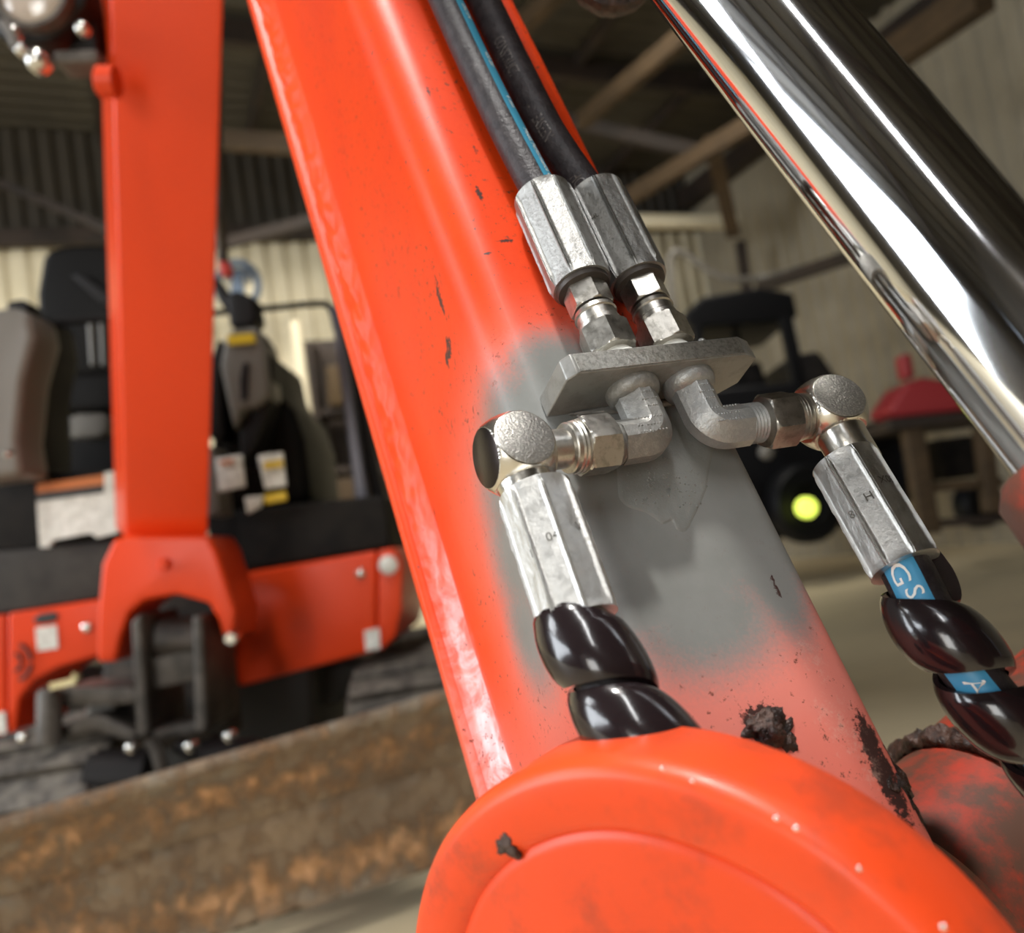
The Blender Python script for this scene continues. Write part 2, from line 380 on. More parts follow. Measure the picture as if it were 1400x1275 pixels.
# ------------------------------------------------------------------ things at the back of the shed
def slab(mb, pts, d, th, dirn=(0, 1, 0)):
    mb.prism([at(x, y, (d(x, y) if callable(d) else d)) for x, y in pts], Vector(dirn)*th)
def flat(name, pts, d, th, mat, parent=None, bevel=0, **k):
    mb = MB(); slab(mb, pts, d, th); return mb.build(name, mat, parent, bevel=bevel, **k)
# round blue sign
t = thing('round_sign', at(325, 418, 8.6), 'round blue ringed sign on the cream back wall behind the red lever tag', 'sign')
mb = MB(); n = 40; dS = 8.6
mb.tube([at(325+28*math.cos(i*2*PI/n), 390+31*math.sin(i*2*PI/n), dS) for i in range(n+1)], .035, 8, False); mb.build('ring', 'bluesign', t)
mb = MB(); mb.prism([at(325+27*math.cos(i*2*PI/n), 390+30*math.sin(i*2*PI/n), dS) for i in range(n)], (0, .02, 0)); mb.build('face', 'wall_cream', t)
mb = MB(); mb.tube([at(325+15*math.cos(PI+i*PI/12), 384+15*math.sin(PI+i*PI/12), dS-.05) for i in range(13)], .022, 6)
slab(mb, [(318, 372), (330, 372), (334, 402), (314, 402)], dS-.04, .03); mb.build('emblem', 'bluesign', t)
# pale post and the dark shelf recess with boxes
mb = MB(); slab(mb, [(396, 440), (408, 436), (441, 684), (423, 688)], 7.2, .08); mb.build('standing_board', 'paleboard', None, 'pale upright board leaning by the dark shelf opening', 'board', bevel=.01)
t = thing('storage_shelf', at(460, 700, 7.6), 'dark open storage shelf holding boxes beside the pale upright board', 'shelf')
flat('back_panel', [(416, 466), (505, 462), (540, 720), (440, 720)], 7.9, .05, 'darkwood', t)
flat('shelf_board', [(424, 560), (520, 552), (522, 560), (425, 568)], 7.5, .35, 'darkwood', t)
flat('shelf_board', [(432, 640), (528, 632), (530, 640), (433, 648)], 7.5, .35, 'darkwood', t)
flat('side_board', [(415, 466), (424, 466), (448, 700), (438, 700)], 7.45, .4, 'darkwood', t)
for nm, pts, mm, lb in (('box', [(445, 500), (462, 498), (469, 552), (449, 554)], 'dullyellow', 'dull yellow box on the upper shelf of the dark recess'),
                    ('box', [(484, 590), (500, 588), (506, 628), (489, 630)], 'label', 'pale carton on the middle shelf of the dark recess'),
                    ('box', [(452, 655), (500, 651), (508, 700), (460, 704)], 'wood', 'brown crate on the lower shelf of the dark recess')):
    flat(nm, pts, 7.45, .2, mm, None, .01, label=lb, cat='box')
# black utility vehicle
t = thing('utility_vehicle', at(1030, 735, 7.4), 'black canopied utility vehicle with one lit yellow lamp at the right wall', 'vehicle')
flat('canopy', [(935, 428), (960, 405), (1040, 392), (1085, 400), (1092, 432), (1050, 440), (945, 448)], 7.2, 1.1, 'cabblack', t, .03)
for pts in ([(948, 440), (960, 440), (968, 560), (955, 560)], [(1066, 432), (1084, 432), (1112, 560), (1092, 560)]):
    flat('canopy_post', pts, 7.2, .08, 'cabblack', t, .01)
flat('canopy_post', [(1000, 436), (1008, 436), (1020, 520), (1011, 520)], 7.5, .06, 'cabblack', t, .01)
flat('seat_back', [(985, 500), (1040, 492), (1060, 560), (1000, 570)], 7.4, .2, 'blackdeck', t, .04)
flat('body', [(900, 560), (980, 530), (1090, 520), (1160, 570), (1215, 640), (1215, 715), (1100, 725), (1060, 740), (960, 740), (900, 700)], 7.1, 1.2, 'cabblack', t, .05)
flat('hood', [(1080, 485), (1120, 478), (1150, 520), (1170, 580), (1095, 570)], 7.2, .9, 'blackdeck', t, .05)
def wheel(name, parent, px, py, d, r, wdt, mat='cabblack'):
    mb = MB(); P = at(px, py, d); mb.rev(P, Vector((.25, -1, 0)), (0, 0, 1), [(0, r*.55), (wdt*.1, r*.9), (wdt*.3, r), (wdt*.8, r), (wdt, r*.9), (wdt, r*.5), (wdt*.8, r*.45)], 28)
    o = mb.build(name, mat, parent); return o
wheel('wheel', t, 1090, 690, 7.0, .3, .2); wheel('wheel', t, 965, 700, 7.0, .3, .2)
mb = MB(); mb.rev(at(1105, 694, 6.62), FW, (0, 0, 1), [(0, .055), (.02, .075), (.07, .075)], 24); mb.build('lamp', 'lamp_on', t, 'small lit yellow-green lamp')
mb = MB(); mb.rev(at(1050, 618, 6.9), FW, (0, 0, 1), [(0, .03), (.02, .055), (.07, .055)], 20); mb.build('lamp', 'grey', t, 'small unlit lamp')
# hose hanging on the wall
mb = MB(); mb.tube(catmull([at(925, 470, 8.8), at(918, 400, 8.8), at(917, 350, 8.8), at(935, 346, 8.8), at(965, 368, 8.8), at(1000, 382, 8.8), at(1050, 378, 8.8), at(1100, 365, 8.4)], 8), .035, 8)
mb.build('hanging_hose', 'grey', None, 'grey hose draped in a loop against the cream wall behind the bracket', 'hose')
# timber bench with red case and machinery under it
t = thing('workbench', at(1270, 720, 5.5), 'brown timber workbench frame by the right wall under the rod', 'bench')
for pts in ([(1238, 585), (1264, 583), (1288, 728), (1262, 730)], [(1338, 580), (1358, 578), (1372, 700), (1352, 700)]):
    flat('leg', pts, 5.5, .1, 'wood', t, .01)
flat('bench_top', [(1215, 572), (1380, 556), (1382, 570), (1218, 588)], 5.45, .55, 'darkwood', t, .01)
flat('rail', [(1262, 660), (1372, 652), (1374, 664), (1265, 673)], 5.52, .08, 'wood', t, .008)
flat('rail', [(1275, 710), (1390, 702), (1391, 712), (1277, 722)], 5.52, .08, 'darkwood', t, .008)
flat('tool_case', [(1240, 522), (1262, 515), (1300, 520), (1345, 540), (1352, 558), (1232, 570), (1215, 560)], 5.5, .35, 'redbox', None, .03, label='faded red tool case on top of the timber workbench', cat='case')
flat('jerry_can', [(1232, 485), (1246, 482), (1252, 515), (1238, 518)], 5.9, .12, 'redbox', None, .02, label='narrow red can standing behind the red tool case', cat='can')
wheel('spare_tyre', None, 1190, 640, 6.25, .30, .2).update_tag()
tag(D.objects['spare_tyre'], 'dark tyre standing left of the workbench legs', 'tyre')
o = wheel('mower_wheel', None, 1325, 690, 6.1, .16, .16); tag(o, 'small black wheel under the timber workbench', 'wheel')
flat('equipment_crate', [(1280, 600), (1330, 594), (1340, 650), (1288, 656)], 6.3, .3, 'blackdeck', None, .02, label='dark crate stored behind the workbench legs', cat='crate')

# ------------------------------------------------------------------ background excavator
EX = thing('mini_excavator', Vector((-.62, 2.4, 0)), 'orange mini excavator with black seat, levers and a rusty muddy blade', 'excavator')
def part(name, pts, d, th, mat, bevel=.006, parent=EX, **k): return flat(name, pts, d, th, mat, parent, bevel, **k)
# boom: box section rising towards the viewer
def hexa(mb, A8): mb.add(A8, [(0,1,2,3),(7,6,5,4),(0,4,5,1),(1,5,6,2),(2,6,7,3),(3,7,4,0)])
mb = MB(); hexa(mb, [at(172, 738, 1.84), at(284, 738, 1.84), at(310, -160, 1.33), at(146, -160, 1.33),
                     at(158, 722, 1.98), at(272, 722, 1.98), at(285, -160, 1.50), at(130, -160, 1.50)])
BOOM = mb.build('boom', 'paint_far', EX, bevel=.006)
mb = MB(); mb.rev(at(133, 112, 1.40), RT, UP, [(0, .018), (.004, .024), (.03, .024)], 24); mb.build('pivot_pin', 'paint_far', BOOM)
for x, y, r in ((250, 203, .007), (215, 352, .007), (192, 273, .005), (193, 415, .005), (180, 95, .006), (245, 588, .010)):
    d_ = 1.84-(1.84-1.33)*(738-y)/898 - .0015
    mb = MB(); mb.rev(at(x, y, d_), FW, UP, [(0, r*.5), (.0004, r), (.001, r)], 14, lambda th, z, q: q*(1+.35*noise.noise(Vector((math.cos(th)*2, math.sin(th)*2, x))))); mb.build('mud_spot', 'wood', BOOM)
# swing bracket
def dsw(x, y): return 1.80
part('swing_bracket', [(172, 732), (284, 732), (296, 752), (308, 790), (322, 835), (318, 872), (305, 872), (297, 845), (285, 824), (240, 812), (196, 820), (176, 838), (164, 872), (158, 905), (132, 905), (133, 835), (139, 770), (154, 738)], dsw, .16, 'paint_far', .012)
for (x, y, r, p) in ((222, 772, .012, 'boss_plate'), (314, 873, .014, 'bolt')):
    mb = MB(); mb.rev(at(x, y, 1.785), FW, UP, [(0, r*.7), (.005, r), (.03, r)], 20); mb.build(p, 'bolt' if p == 'bolt' else 'paint_far', EX)
# body panels
part('body_panel', [(10, 838), (142, 818), (150, 892), (80, 912), (45, 930), (26, 955), (20, 1000), (10, 1003)], 2.10, .25, 'paint_far', .01)
part('body_panel', [(-60, 850), (8, 839), (8, 1004), (-60, 1015)], 2.10, .25, 'paint_far', .01)
part('body_panel', [(288, 790), (516, 752), (514, 890), (330, 938), (292, 935)], 2.14, .5, 'paint_far', .012)
part('body_corner', [(518, 752), (538, 748), (549, 770), (549, 830), (540, 870), (522, 888), (516, 889)], 2.14, .5, 'paint_far', .02)
part('slot', [(45, 846), (54, 839), (74, 836), (80, 842), (74, 850), (56, 853), (47, 852)], 2.096, .01, 'ink', .003)
part('label', [(48, 858), (77, 854), (79, 886), (51, 890)], 2.096, .008, 'label', 0)
part('label', [(498, 862), (518, 858), (520, 886), (500, 890)], 2.134, .008, 'label', 0)
part('label', [(325, 842), (343, 838), (345, 862), (328, 866)], 2.134, .008, 'grey', 0)
part('label', [(-10, 975), (6, 973), (8, 1002), (-10, 1004)], 2.094, .008, 'label', 0)
for i in (0, 1):
    r = (.044, .022)[i]
    for a0 in (-66, 6):
        mb = MB(); mb.tube([at(16, 905, 2.095)+RT*(r*math.cos(R(a)))+UP*(r*math.sin(R(a))) for a in range(a0, a0+61, 6)], .0042, 6)
        mb.build('vent_slot', 'ink', EX)
def bolt_(x, y, d, r, parent=EX, mat='bolt'):
    mb = MB(); mb.rev(at(x, y, d), FW, UP, [(0, r*.45), (.003, r*.9), (.006, r), (.02, r)], 18, lambda th, z, q: q); return mb.build('bolt', mat, parent)
for x, y, d, r in ((117, 858, 2.09, .012), (492, 784, 2.13, .012), (206, 655, 2.0, .008), (7, 620, 1.9, .008), (28, 1010, 1.7, .01), (177, 1024, 1.72, .011), (258, 1022, 1.72, .011), (312, 1008, 1.72, .011)): bolt_(x, y, d, r)
mb = MB(); mb.rev(at(530, 773, 2.125), FW, UP, [(0, .010), (.006, .021), (.015, .023), (.03, .023)], 24); mb.build('marker_light', 'label', EX, 'round white marker light')
# black deck band
part('deck_panel', [(-60, 655), (160, 640), (160, 740), (-60, 760)], 2.12, .4, 'blackdeck', .01)
part('deck_panel', [(-60, 758), (160, 738), (146, 817), (-60, 850)], 2.11, .4, 'deckgrey', .01)
part('deck_panel', [(280, 700), (526, 676), (534, 748), (300, 786), (286, 760)], 2.15, .5, 'blackdeck', .012)
# warning plates
P1 = part('warning_plate', [(50, 684), (158, 672), (160, 728), (132, 735), (124, 728), (72, 738), (66, 748), (54, 748)], 2.09, .012, 'label', 0, label='large white worn warning plate')
part('warning_plate', [(50, 662), (158, 646), (158, 660), (50, 674)], 2.09, .01, 'orangelabel', 0, label='orange warning strip')
part('warning_plate', [(50, 675), (140, 663), (141, 674), (50, 686)], 2.09, .01, 'ink', 0, label='black warning strip')
part('warning_plate', [(142, 646), (160, 643), (161, 682), (143, 684)], 2.088, .01, 'label', 0, label='small white panel beside the warning strips')
Lb = part('label', [(294, 626), (330, 621), (335, 665), (299, 672)], 2.0, .01, 'label', .002, label='white square label on the right console')
part('print', [(300, 630), (318, 627), (319, 632), (301, 635)], 1.994, .004, 'orangelabel', 0, Lb)
Lb = part('label', [(352, 622), (386, 618), (391, 664), (362, 668)], 2.0, .01, 'label', .002, label='white and yellow label with pictogram')
part('print', [(360, 632), (386, 628), (387, 637), (361, 641)], 1.994, .004, 'yellow', 0, Lb)
part('label', [(334, 680), (360, 677), (356, 693), (338, 702)], 2.0, .01, 'label', .002)
part('label', [(361, 676), (390, 671), (392, 683), (362, 689)], 2.0, .01, 'yellow', .002, label='yellow warning label')
part('console_edge', [(280, 612), (292, 610), (300, 702), (284, 706)], 2.02, .1, 'grey', .004)
# seat
part('seat_back', [(58, 352), (68, 340), (100, 334), (150, 333), (170, 345), (175, 500), (160, 512), (100, 512), (68, 480), (52, 440), (50, 400)], 2.65, .14, 'blackseat', .03)
part('seat_bolster', [(95, 375), (110, 372), (150, 402), (150, 418), (135, 412)], 2.62, .04, 'black', .008)
part('seat_bolster', [(118, 440), (126, 440), (130, 500), (122, 500)], 2.62, .04, 'grey', .008)
part('seat_bolster', [(134, 440), (141, 440), (144, 500), (137, 500)], 2.62, .04, 'grey', .008)
part('seat_cushion', [(52, 520), (70, 510), (150, 508), (170, 520), (172, 560), (60, 566), (50, 552)], 2.45, .35, 'blackseat', .03)
part('seat_base', [(60, 560), (172, 560), (174, 660), (70, 666)], 2.5, .3, 'blackdeck', .02)
part('foot_pad', [(92, 570), (105, 565), (140, 564), (148, 572), (146, 592), (134, 598), (100, 600), (90, 592)], 2.40, .05, 'grey', .015)
# left cover
part('lever_cover', [(-60, 430), (20, 418), (40, 428), (46, 460), (30, 520), (22, 600), (30, 650), (-60, 662)], 1.95, .12, 'grey', .02)
part('lever_cover', [(20, 416), (42, 424), (50, 470), (38, 530), (40, 640), (60, 655), (28, 660), (20, 560)], 2.05, .2, 'black', .02, label='black rear half of the cover')
part('cover_cap', [(8, 412), (30, 408), (40, 416), (38, 428), (10, 430)], 2.0, .06, 'black', .008)
# right console with levers
part('console', [(288, 540), (300, 480), (360, 470), (372, 530), (400, 560), (414, 600), (424, 690), (288, 710)], 2.25, .4, 'blackseat', .03)
H = part('lever_housing', [(306, 462), (318, 448), (350, 446), (362, 470), (368, 540), (352, 556), (330, 560), (320, 590), (308, 540), (300, 500)], 2.12, .12, 'grey', .015)
part('groove', [(332, 498), (337, 494), (340, 500), (338, 545), (330, 548), (328, 520)], 2.115, .006, 'black', 0, H)
part('label', [(310, 458), (346, 455), (349, 467), (312, 471)], 2.11, .01, 'yellow', 0, H, label='yellow label across the housing')
part('lever_shroud', [(284, 500), (298, 462), (306, 470), (300, 520), (306, 600), (286, 600)], 2.16, .1, 'black', .01)
part('lever_shroud', [(362, 462), (370, 500), (368, 560), (350, 610), (330, 640), (326, 590), (356, 548)], 2.14, .1, 'black', .01)
part('joystick', [(308, 402), (322, 396), (346, 404), (352, 436), (340, 448), (314, 448)], 2.2, .08, 'black', .012)
part('joystick', [(286, 384), (296, 378), (318, 410), (316, 424), (306, 424)], 2.22, .05, 'black', .01)
part('lever_tag', [(297, 352), (308, 350), (316, 368), (310, 378), (300, 374)], 2.1, .03, 'redtag', .006, label='red grip on the tall lever')
mb = MB(); mb.tube([at(296, 90, 1.95), at(298, 200, 2.0), at(305, 355, 2.1)], [.012, .010, .012], 12); mb.build('lever_pole', 'darksteel', EX)
mb = MB(); mb.tube([at(286, 190, 1.98), at(291, 260, 2.0), at(303, 355, 2.1)], .006, 10); mb.build('lever_cable', 'grey', EX)
# guard frame
mb = MB(); mb.tube(catmull([at(-60, 452, 2.15), at(60, 441, 2.2), at(160, 434, 2.25)], 6), .011, 10); mb.build('guard_rail', 'black', EX)
mb = MB(); mb.tube(catmull([at(276, 429, 2.3), at(380, 420, 2.3), at(438, 415, 2.3), at(452, 422, 2.3), at(460, 450, 2.3)], 6), .0085, 10); mb.build('guard_rail', 'black', EX)
part('guard_post', [(452, 418), (462, 417), (512, 735), (492, 738)], 2.28, .03, 'bluesteel', .006)
part('guard_post', [(464, 440), (478, 460), (530, 700), (512, 716)], 2.36, .04, 'black', .006)
# centre knuckle
part('pivot_bracket', [(178, 850), (192, 838), (204, 990), (202, 1010), (186, 1008)], 1.78, .2, 'steelgrey', .008)
part('pivot_bracket', [(262, 842), (276, 840), (284, 990), (280, 1002), (266, 1000)], 1.78, .2, 'steelgrey', .008)
part('pivot_plate', [(192, 906), (268, 882), (270, 930), (200, 945)], 1.82, .06, 'steelgrey', .006)
part('pivot_plate', [(200, 1000), (278, 984), (282, 1000), (206, 1016)], 1.80, .12, 'steelgrey', .006)
part('pivot_core', [(150, 790), (300, 790), (315, 1010), (130, 1040)], 2.06, .1, 'darksteel', .01)
part('cylinder_lug', [(70, 948), (84, 940), (180, 938), (190, 950), (188, 962), (82, 968)], 1.78, .14, 'steelgrey', .008)
part('cylinder_lug', [(64, 1000), (120, 978), (140, 978), (186, 1000), (184, 1018), (130, 1000), (70, 1014)], 1.78, .14, 'steelgrey', .008)
part('swing_cylinder', [(116, 952), (158, 952), (160, 990), (118, 988)], 1.86, .1, 'grey', .01)
mb = MB(); mb.rev(at(68, 1012, 1.76), UP, RT, [(0, .024), (.09, .024), (.1, .018)], 20); mb.build('swing_pin', 'steelgrey', EX)
mb = MB(); mb.bar(at(70, 938, 1.74), at(104, 930, 1.74), .014, .012); mb.bar(at(100, 934, 1.74), at(106, 920, 1.74), .012, .012); mb.build('hose_fitting', 'brass', EX, 'bright brass fitting')
mb = MB(); mb.rev(at(215, 873, 1.86), RT, UP, [(0, .035), (.01, .045), (.09, .045), (.1, .03)], 24); mb.build('pivot_roller', 'darksteel', EX)
for i, (pp) in enumerate(([(205, 1010), (216, 1030), (222, 1062)], [(240, 1018), (262, 1030), (280, 1060)], [(290, 1012), (320, 1020), (338, 1040)], [(150, 1030), (140, 1050), (150, 1075)])):
    mb = MB(); mb.tube(catmull([at(x, y, 1.74+.05*i) for x, y in pp], 5), .014, 10); mb.build('hose', 'steelgrey' if i < 1 else 'black', EX)
part('undercarriage', [(-80, 905), (330, 915), (430, 905), (430, 1075), (-80, 1140)], 2.38, .9, 'ink', .02)
mb = MB(); mb.rev(at(120, 1060, 1.76), RT, UP, [(0, .03), (.01, .05), (.12, .05), (.13, .03)], 24); mb.build('roller', 'black', EX)
mb = MB(); mb.rev(at(270, 1045, 1.80), RT, UP, [(0, .03), (.01, .05), (.12, .05), (.13, .03)], 24); mb.build('roller', 'black', EX)
# tracks with lugs
def track(x, y0, ln, wd, h, yaw=0):
    r = h/2; loop = []
    for k in range(13): a = -PI/2-k*PI/12; loop.append((y0+r+math.cos(a)*r, r+math.sin(a)*r))
    for k in range(1, 12): loop.append((y0+r+(ln-h)*k/12, h))
    for k in range(13): a = PI/2-k*PI/12; loop.append((y0+ln-r+math.cos(a)*r, r+math.sin(a)*r))
    for k in range(1, 12): loop.append((y0+ln-r-(ln-h)*k/12, 0))
    n = len(loop); mb = MB(); rows = []
    for (y, z) in loop:
        cz = h/2; rows.append([Vector((x-wd/2, y, z)), Vector((x+wd/2, y, z)), Vector((x+wd/2, y+(0 if r < y-y0 < ln-r else (r-(y-y0))*.15), cz+(z-cz)*.82)), Vector((x-wd/2, y, cz+(z-cz)*.82))])
    mb.grid(rows, closeu=True, closev=True, smooth=False)
    tr = mb.build('track', 'track', EX)
    P = [Vector((x, y, z)) for y, z in loop]+[Vector((x, loop[0][0], loop[0][1]))]
    tot = sum((P[i+1]-P[i]).length for i in range(n)); acc = 0; nxt = 0; step = .075; base = None
    for i in range(n):
        l = (P[i+1]-P[i]).length
        while nxt <= acc+l-1e-6:
            q = P[i].lerp(P[i+1], (nxt-acc)/l); tdir = (P[i+1]-P[i]).normalized(); nr = Vector((0, -tdir.z, tdir.y))
            if (q+nr*.01 - Vector((x, y0+ln/2, h/2))).length < (q - Vector((x, y0+ln/2, h/2))).length: nr = -nr
            if q.z > .1:
                mb = MB(); mb.box(q+nr*.008, tdir, (1, 0, 0), nr, .032, wd*.94, .022); mb.build('lug', 'track', tr, bevel=.004)
            nxt += step
        acc += l
track(-.99, 1.70, 1.35, .25, .42)
track(-.30, 2.0, 1.35, .30, .415)
part('track_guard', [(300, 952), (420, 905), (500, 900), (470, 960), (330, 1000)], 2.5, .3, 'ink', .02)
# dozer blade across the front
TL, TR = at(-90, 1158, 1.32), at(740, 915, 1.86)
BL, BR = at(-90, 1402, 1.34), at(740, 1140, 1.90)
mb = MB(); rows = []; mud = []
nx, nz = 120, 26
fwd = Vector((.25, 1, 0)).normalized()
for i in range(nx+1):
    row = []
    for j in range(nz+1):
        t_ = j/nz; p = TL.lerp(TR, i/nx).lerp(BL.lerp(BR, i/nx), t_)
        dep = .045*math.sin(PI*min(1, t_*1.02)) + .012*(1 if .40 < t_ < .43 else 0)
        nn = noise.noise(p*22)*.004+noise.noise(p*60)*.002
        row.append(p + fwd*(dep+nn)); mud.append(math.exp(-((t_-.80)/.12)**2)+.75*math.exp(-((t_-.22)/.12)**2)-.15)
    rows.append(row)
mb.grid(rows)
k = len(mb.v); back = [[TL.lerp(TR, i/4)+fwd*.09, BL.lerp(BR, i/4)+fwd*.09] for i in range(5)]
mb.at['mud'] = mud
BLD = mb.build('blade', 'blade', EX, flatten=60)
mb = MB(); mb.tube([TL+fwd*.012, TR+fwd*.012], .014, 12); mb.build('top_tube', 'blade', BLD)
mb = MB(); mb.prism([BL, BL+fwd*.05, BL+fwd*.05+Vector((0, 0, .02)), BL+Vector((0, 0, .008))], BR-BL); mb.build('cutting_edge', 'wood', BLD)
mb = MB(); mb.prism([TL+fwd*.07, TL+fwd*.10, BL+fwd*.10, BL+fwd*.07], BR-BL); mb.build('back_plate', 'darksteel', BLD)
# work light beside the boom
WLt = part('work_light', [(-50, -60), (110, -60), (118, 0), (95, 30), (70, 52), (34, 60), (0, 52), (-30, 20)], 1.42, .07, 'black', .01)
mb = MB(); mb.rev(at(42, -14, 1.395), FW, UP, [(-.004, .0), (-.003, .02), (.0, .038), (.004, .048), (.01, .053)], 32, caps=False); mb.build('lens', 'lens', WLt, 'frosted round lamp lens')
mb = MB(); mb.rev(at(42, -14, 1.40), FW, UP, [(.002, .050), (-.006, .053), (-.006, .059), (.02, .060), (.03, .05)], 32, caps=False); mb.build('rim', 'steelgrey', WLt)
mb = MB(); mb.tube([at(4, 30, 1.39), at(14, 44, 1.39), at(24, 66, 1.39)], .008, 10)
mb.build('bracket', 'steelgrey', WLt)
part('lamp_bracket', [(72, 68), (132, 66), (134, 84), (74, 86)], 1.42, .05, 'steelgrey', .006)
part('lamp_bracket', [(76, 20), (130, 18), (132, 66), (78, 68)], 1.46, .05, 'black', .006)
for x, y, r in ((14, 40, .010), (24, 64, .009), (108, 35, .010)): bolt_(x, y, 1.385, r)
mb = MB(); mb.rev(at(44, 76, 1.39), FW, UP, [(0, .006), (.004, .014), (.012, .018), (.03, .018)], 20); mb.build('wing_nut', 'bolt', EX)

# ------------------------------------------------------------------ foreground arm, in its own frame: u across, v along (up), n out of the front face
AA = cv(-.30497, -.83991, .44895); AW = cv(.92030, -.13861, .36584); AN = cv(.24504, -.52474, -.81523)
AO = at(717, 600, .285)
def arm(u, v, n): return AO + AW*u + AA*v + AN*n
def on_arm(px, py, n=0.0):
    r = at(px, py, 1)-CAM; t = (AO+AN*n-CAM).dot(AN)/r.dot(AN); d = CAM+r*t-AO; return d.dot(AW), d.dot(AA)
def on_side(px, py, u=0.0):
    r = at(px, py, 1)-CAM; t = (AO+AW*u-CAM).dot(AW)/r.dot(AW); d = CAM+r*t-AO; return d.dot(AN), d.dot(AA)
ARM = thing('excavator_arm', arm(.038, -.2, -.06), 'orange box-section arm in front with grey primer sprayed around its hose bracket', 'arm')
FB = -.122
prof = []          # (u, n, s) with s = arc coordinate, 0 at the crease
def arc(cu, cn, r, a0, a1, k):
    return [(cu+r*math.cos(R(a0+(a1-a0)*i/k)), cn+r*math.sin(R(a0+(a1-a0)*i/k))) for i in range(k+1)]
pts = [(0.0, FB+(-.016-FB)*i/32) for i in range(32)] + arc(.016, -.016, .016, 180, 90, 16) + [(.016+(.069-.016)*i/48, 0) for i in range(1, 48)] + arc(.069, -.006, .006, 90, 0, 8) + [(.075, -.02), (.075, -.06), (.075, -.13), (.04, -.13)]
s_ = 0; sl = [0]
for i in range(1, len(pts)): s_ += math.hypot(pts[i][0]-pts[i-1][0], pts[i][1]-pts[i-1][1]); sl.append(s_)
ic = min(range(len(pts)), key=lambda i: abs((pts[i][0]-.0047))+abs(pts[i][1]+.0047)); s0 = sl[ic]
vlist = []; v = -.20
while v < .62: vlist.append(v); v += .0013 if v < .12 else (.003 if v < .3 else .008)
def sm(x): x = max(0, min(1, x)); return x*x*(3-2*x)
def blob(s, v, c, rs, rv, soft=1.0, rot=0):
    ds, dv = s-c[0], v-c[1]
    if rot: ds, dv = ds*math.cos(rot)+dv*math.sin(rot), -ds*math.sin(rot)+dv*math.cos(rot)
    d = math.hypot(ds/rs, dv/rv) if not ((c[0] > 0) != (s > 0) and abs(s) > .012 and False) else 9; return sm((1.0-d)/(soft*1.25)+.5)
def sc_front(px, py): u, v = on_arm(px, py); return (u, v)
def sc_side(px, py): n, v = on_side(px, py); return (n, v)
SPR = [(sc_side(735, 490), .022, .015, 1.5), (sc_side(705, 570), .034, .026, 1.5), (sc_side(700, 660), .034, .028, 1.5), (sc_side(708, 760), .026, .030, 1.6), (sc_side(722, 860), .018, .022, 1.8),
       (sc_front(765, 500), .022, .015, 1.5), (sc_front(800, 560), .030, .030, .8), (sc_front(800, 660), .030, .034, .8), (sc_front(790, 780), .022, .034, .9), (sc_front(800, 860), .018, .018, 1.2),
       (sc_front(860, 660), .05, .045, .7), (sc_front(900, 790), .045, .022, 1.0), (sc_front(1010, 700), .028, .036, .8), (sc_front(1040, 760), .012, .03, 1.0), (sc_front(860, 510), .05, .013, 1.3), (sc_front(960, 840), .03, .020, 1.4)]
MK = [(sc_side(614, 472), .0035, .0045), (sc_side(612, 490), .003, .004), (sc_side(588, 247), .0022, .0012), (sc_front(1043, 985), .008, .006), (sc_front(1210, 1060), .004, .018), (sc_front(1190, 1010), .003, .010),
      (sc_front(1060, 800), .0010, .005), (sc_side(550, 190), .0008, .004), (sc_side(514, 160), .0008, .005), (sc_side(640, 235), .0012, .003), (sc_side(596, 375), .0014, .012), (sc_side(603, 415), .0014, .009), (sc_front(690, 330), .004, .0012), (sc_front(668, 345), .002, .001), (sc_side(545, 80), .001, .004), (sc_side(632, 372), .0012, .0012), (sc_front(650, 205), .0012, .003), (sc_front(655, 265), .0014, .004)]
SCF = [(sc_front(1150, 990), .010, .016), (sc_front(1110, 900), .006, .012), (sc_front(1190, 1050), .006, .01), (sc_side(420, 200), .002, .003), (sc_side(450, 255), .002, .002)]
sv, hz, pk, mk, scf, rows = [], [], [], [], [], []
for v in vlist:
    row = []
    for i, (u, n) in enumerate(pts):
        s = sl[i]-s0; sfl = s if s < 0 else s
        if n < -.0005 and u < .006: ss = n-.0
        else: ss = u
        a = 0
        for c, rs, rv, soft in SPR: a = max(a, blob(ss, v, c, rs, rv, soft))
        if u > .074: a *= .3
        sv.append(a)
        a2 = 0
        for c, rs, rv, soft in SPR: a2 = max(a2, blob(ss, v, c, rs*1.35, rv*1.35, 1.5))
        low = sm((-.03-v)/.06)*(1 if u > -.0005 and n > -.03 else .6)
        hz.append(min(1, .8*a2*(1-sm((v-.03)/.05)) + .75*low))
        pk.append(sm((FB+.016-n)/.010)*sm((.05-v)/.16)*1.0 if u < .004 else 0)
        mk.append(max(blob(ss, v, c, rs, rv, 1.2) for c, rs, rv in MK) if v < .25 else 0)
        scf.append(max(blob(ss, v, c, rs, rv, 1.2) for c, rs, rv in SCF) if v < .25 else 0)
        w_ = .0004*noise.noise(Vector((u*18, v*12, n*18)))
        nd = Vector((0, 0, 1)) if u > .006 else Vector((-1, 0, 0))
        row.append(arm(u + nd.x*w_, v, n + nd.z*w_))
    rows.append(row)
mb = MB(); mb.grid(rows); mb.at.update(spray=sv, haze=hz, pink=pk, mark=mk, scuff=scf)
mb.build('box_section', 'arm', ARM, flatten=70)
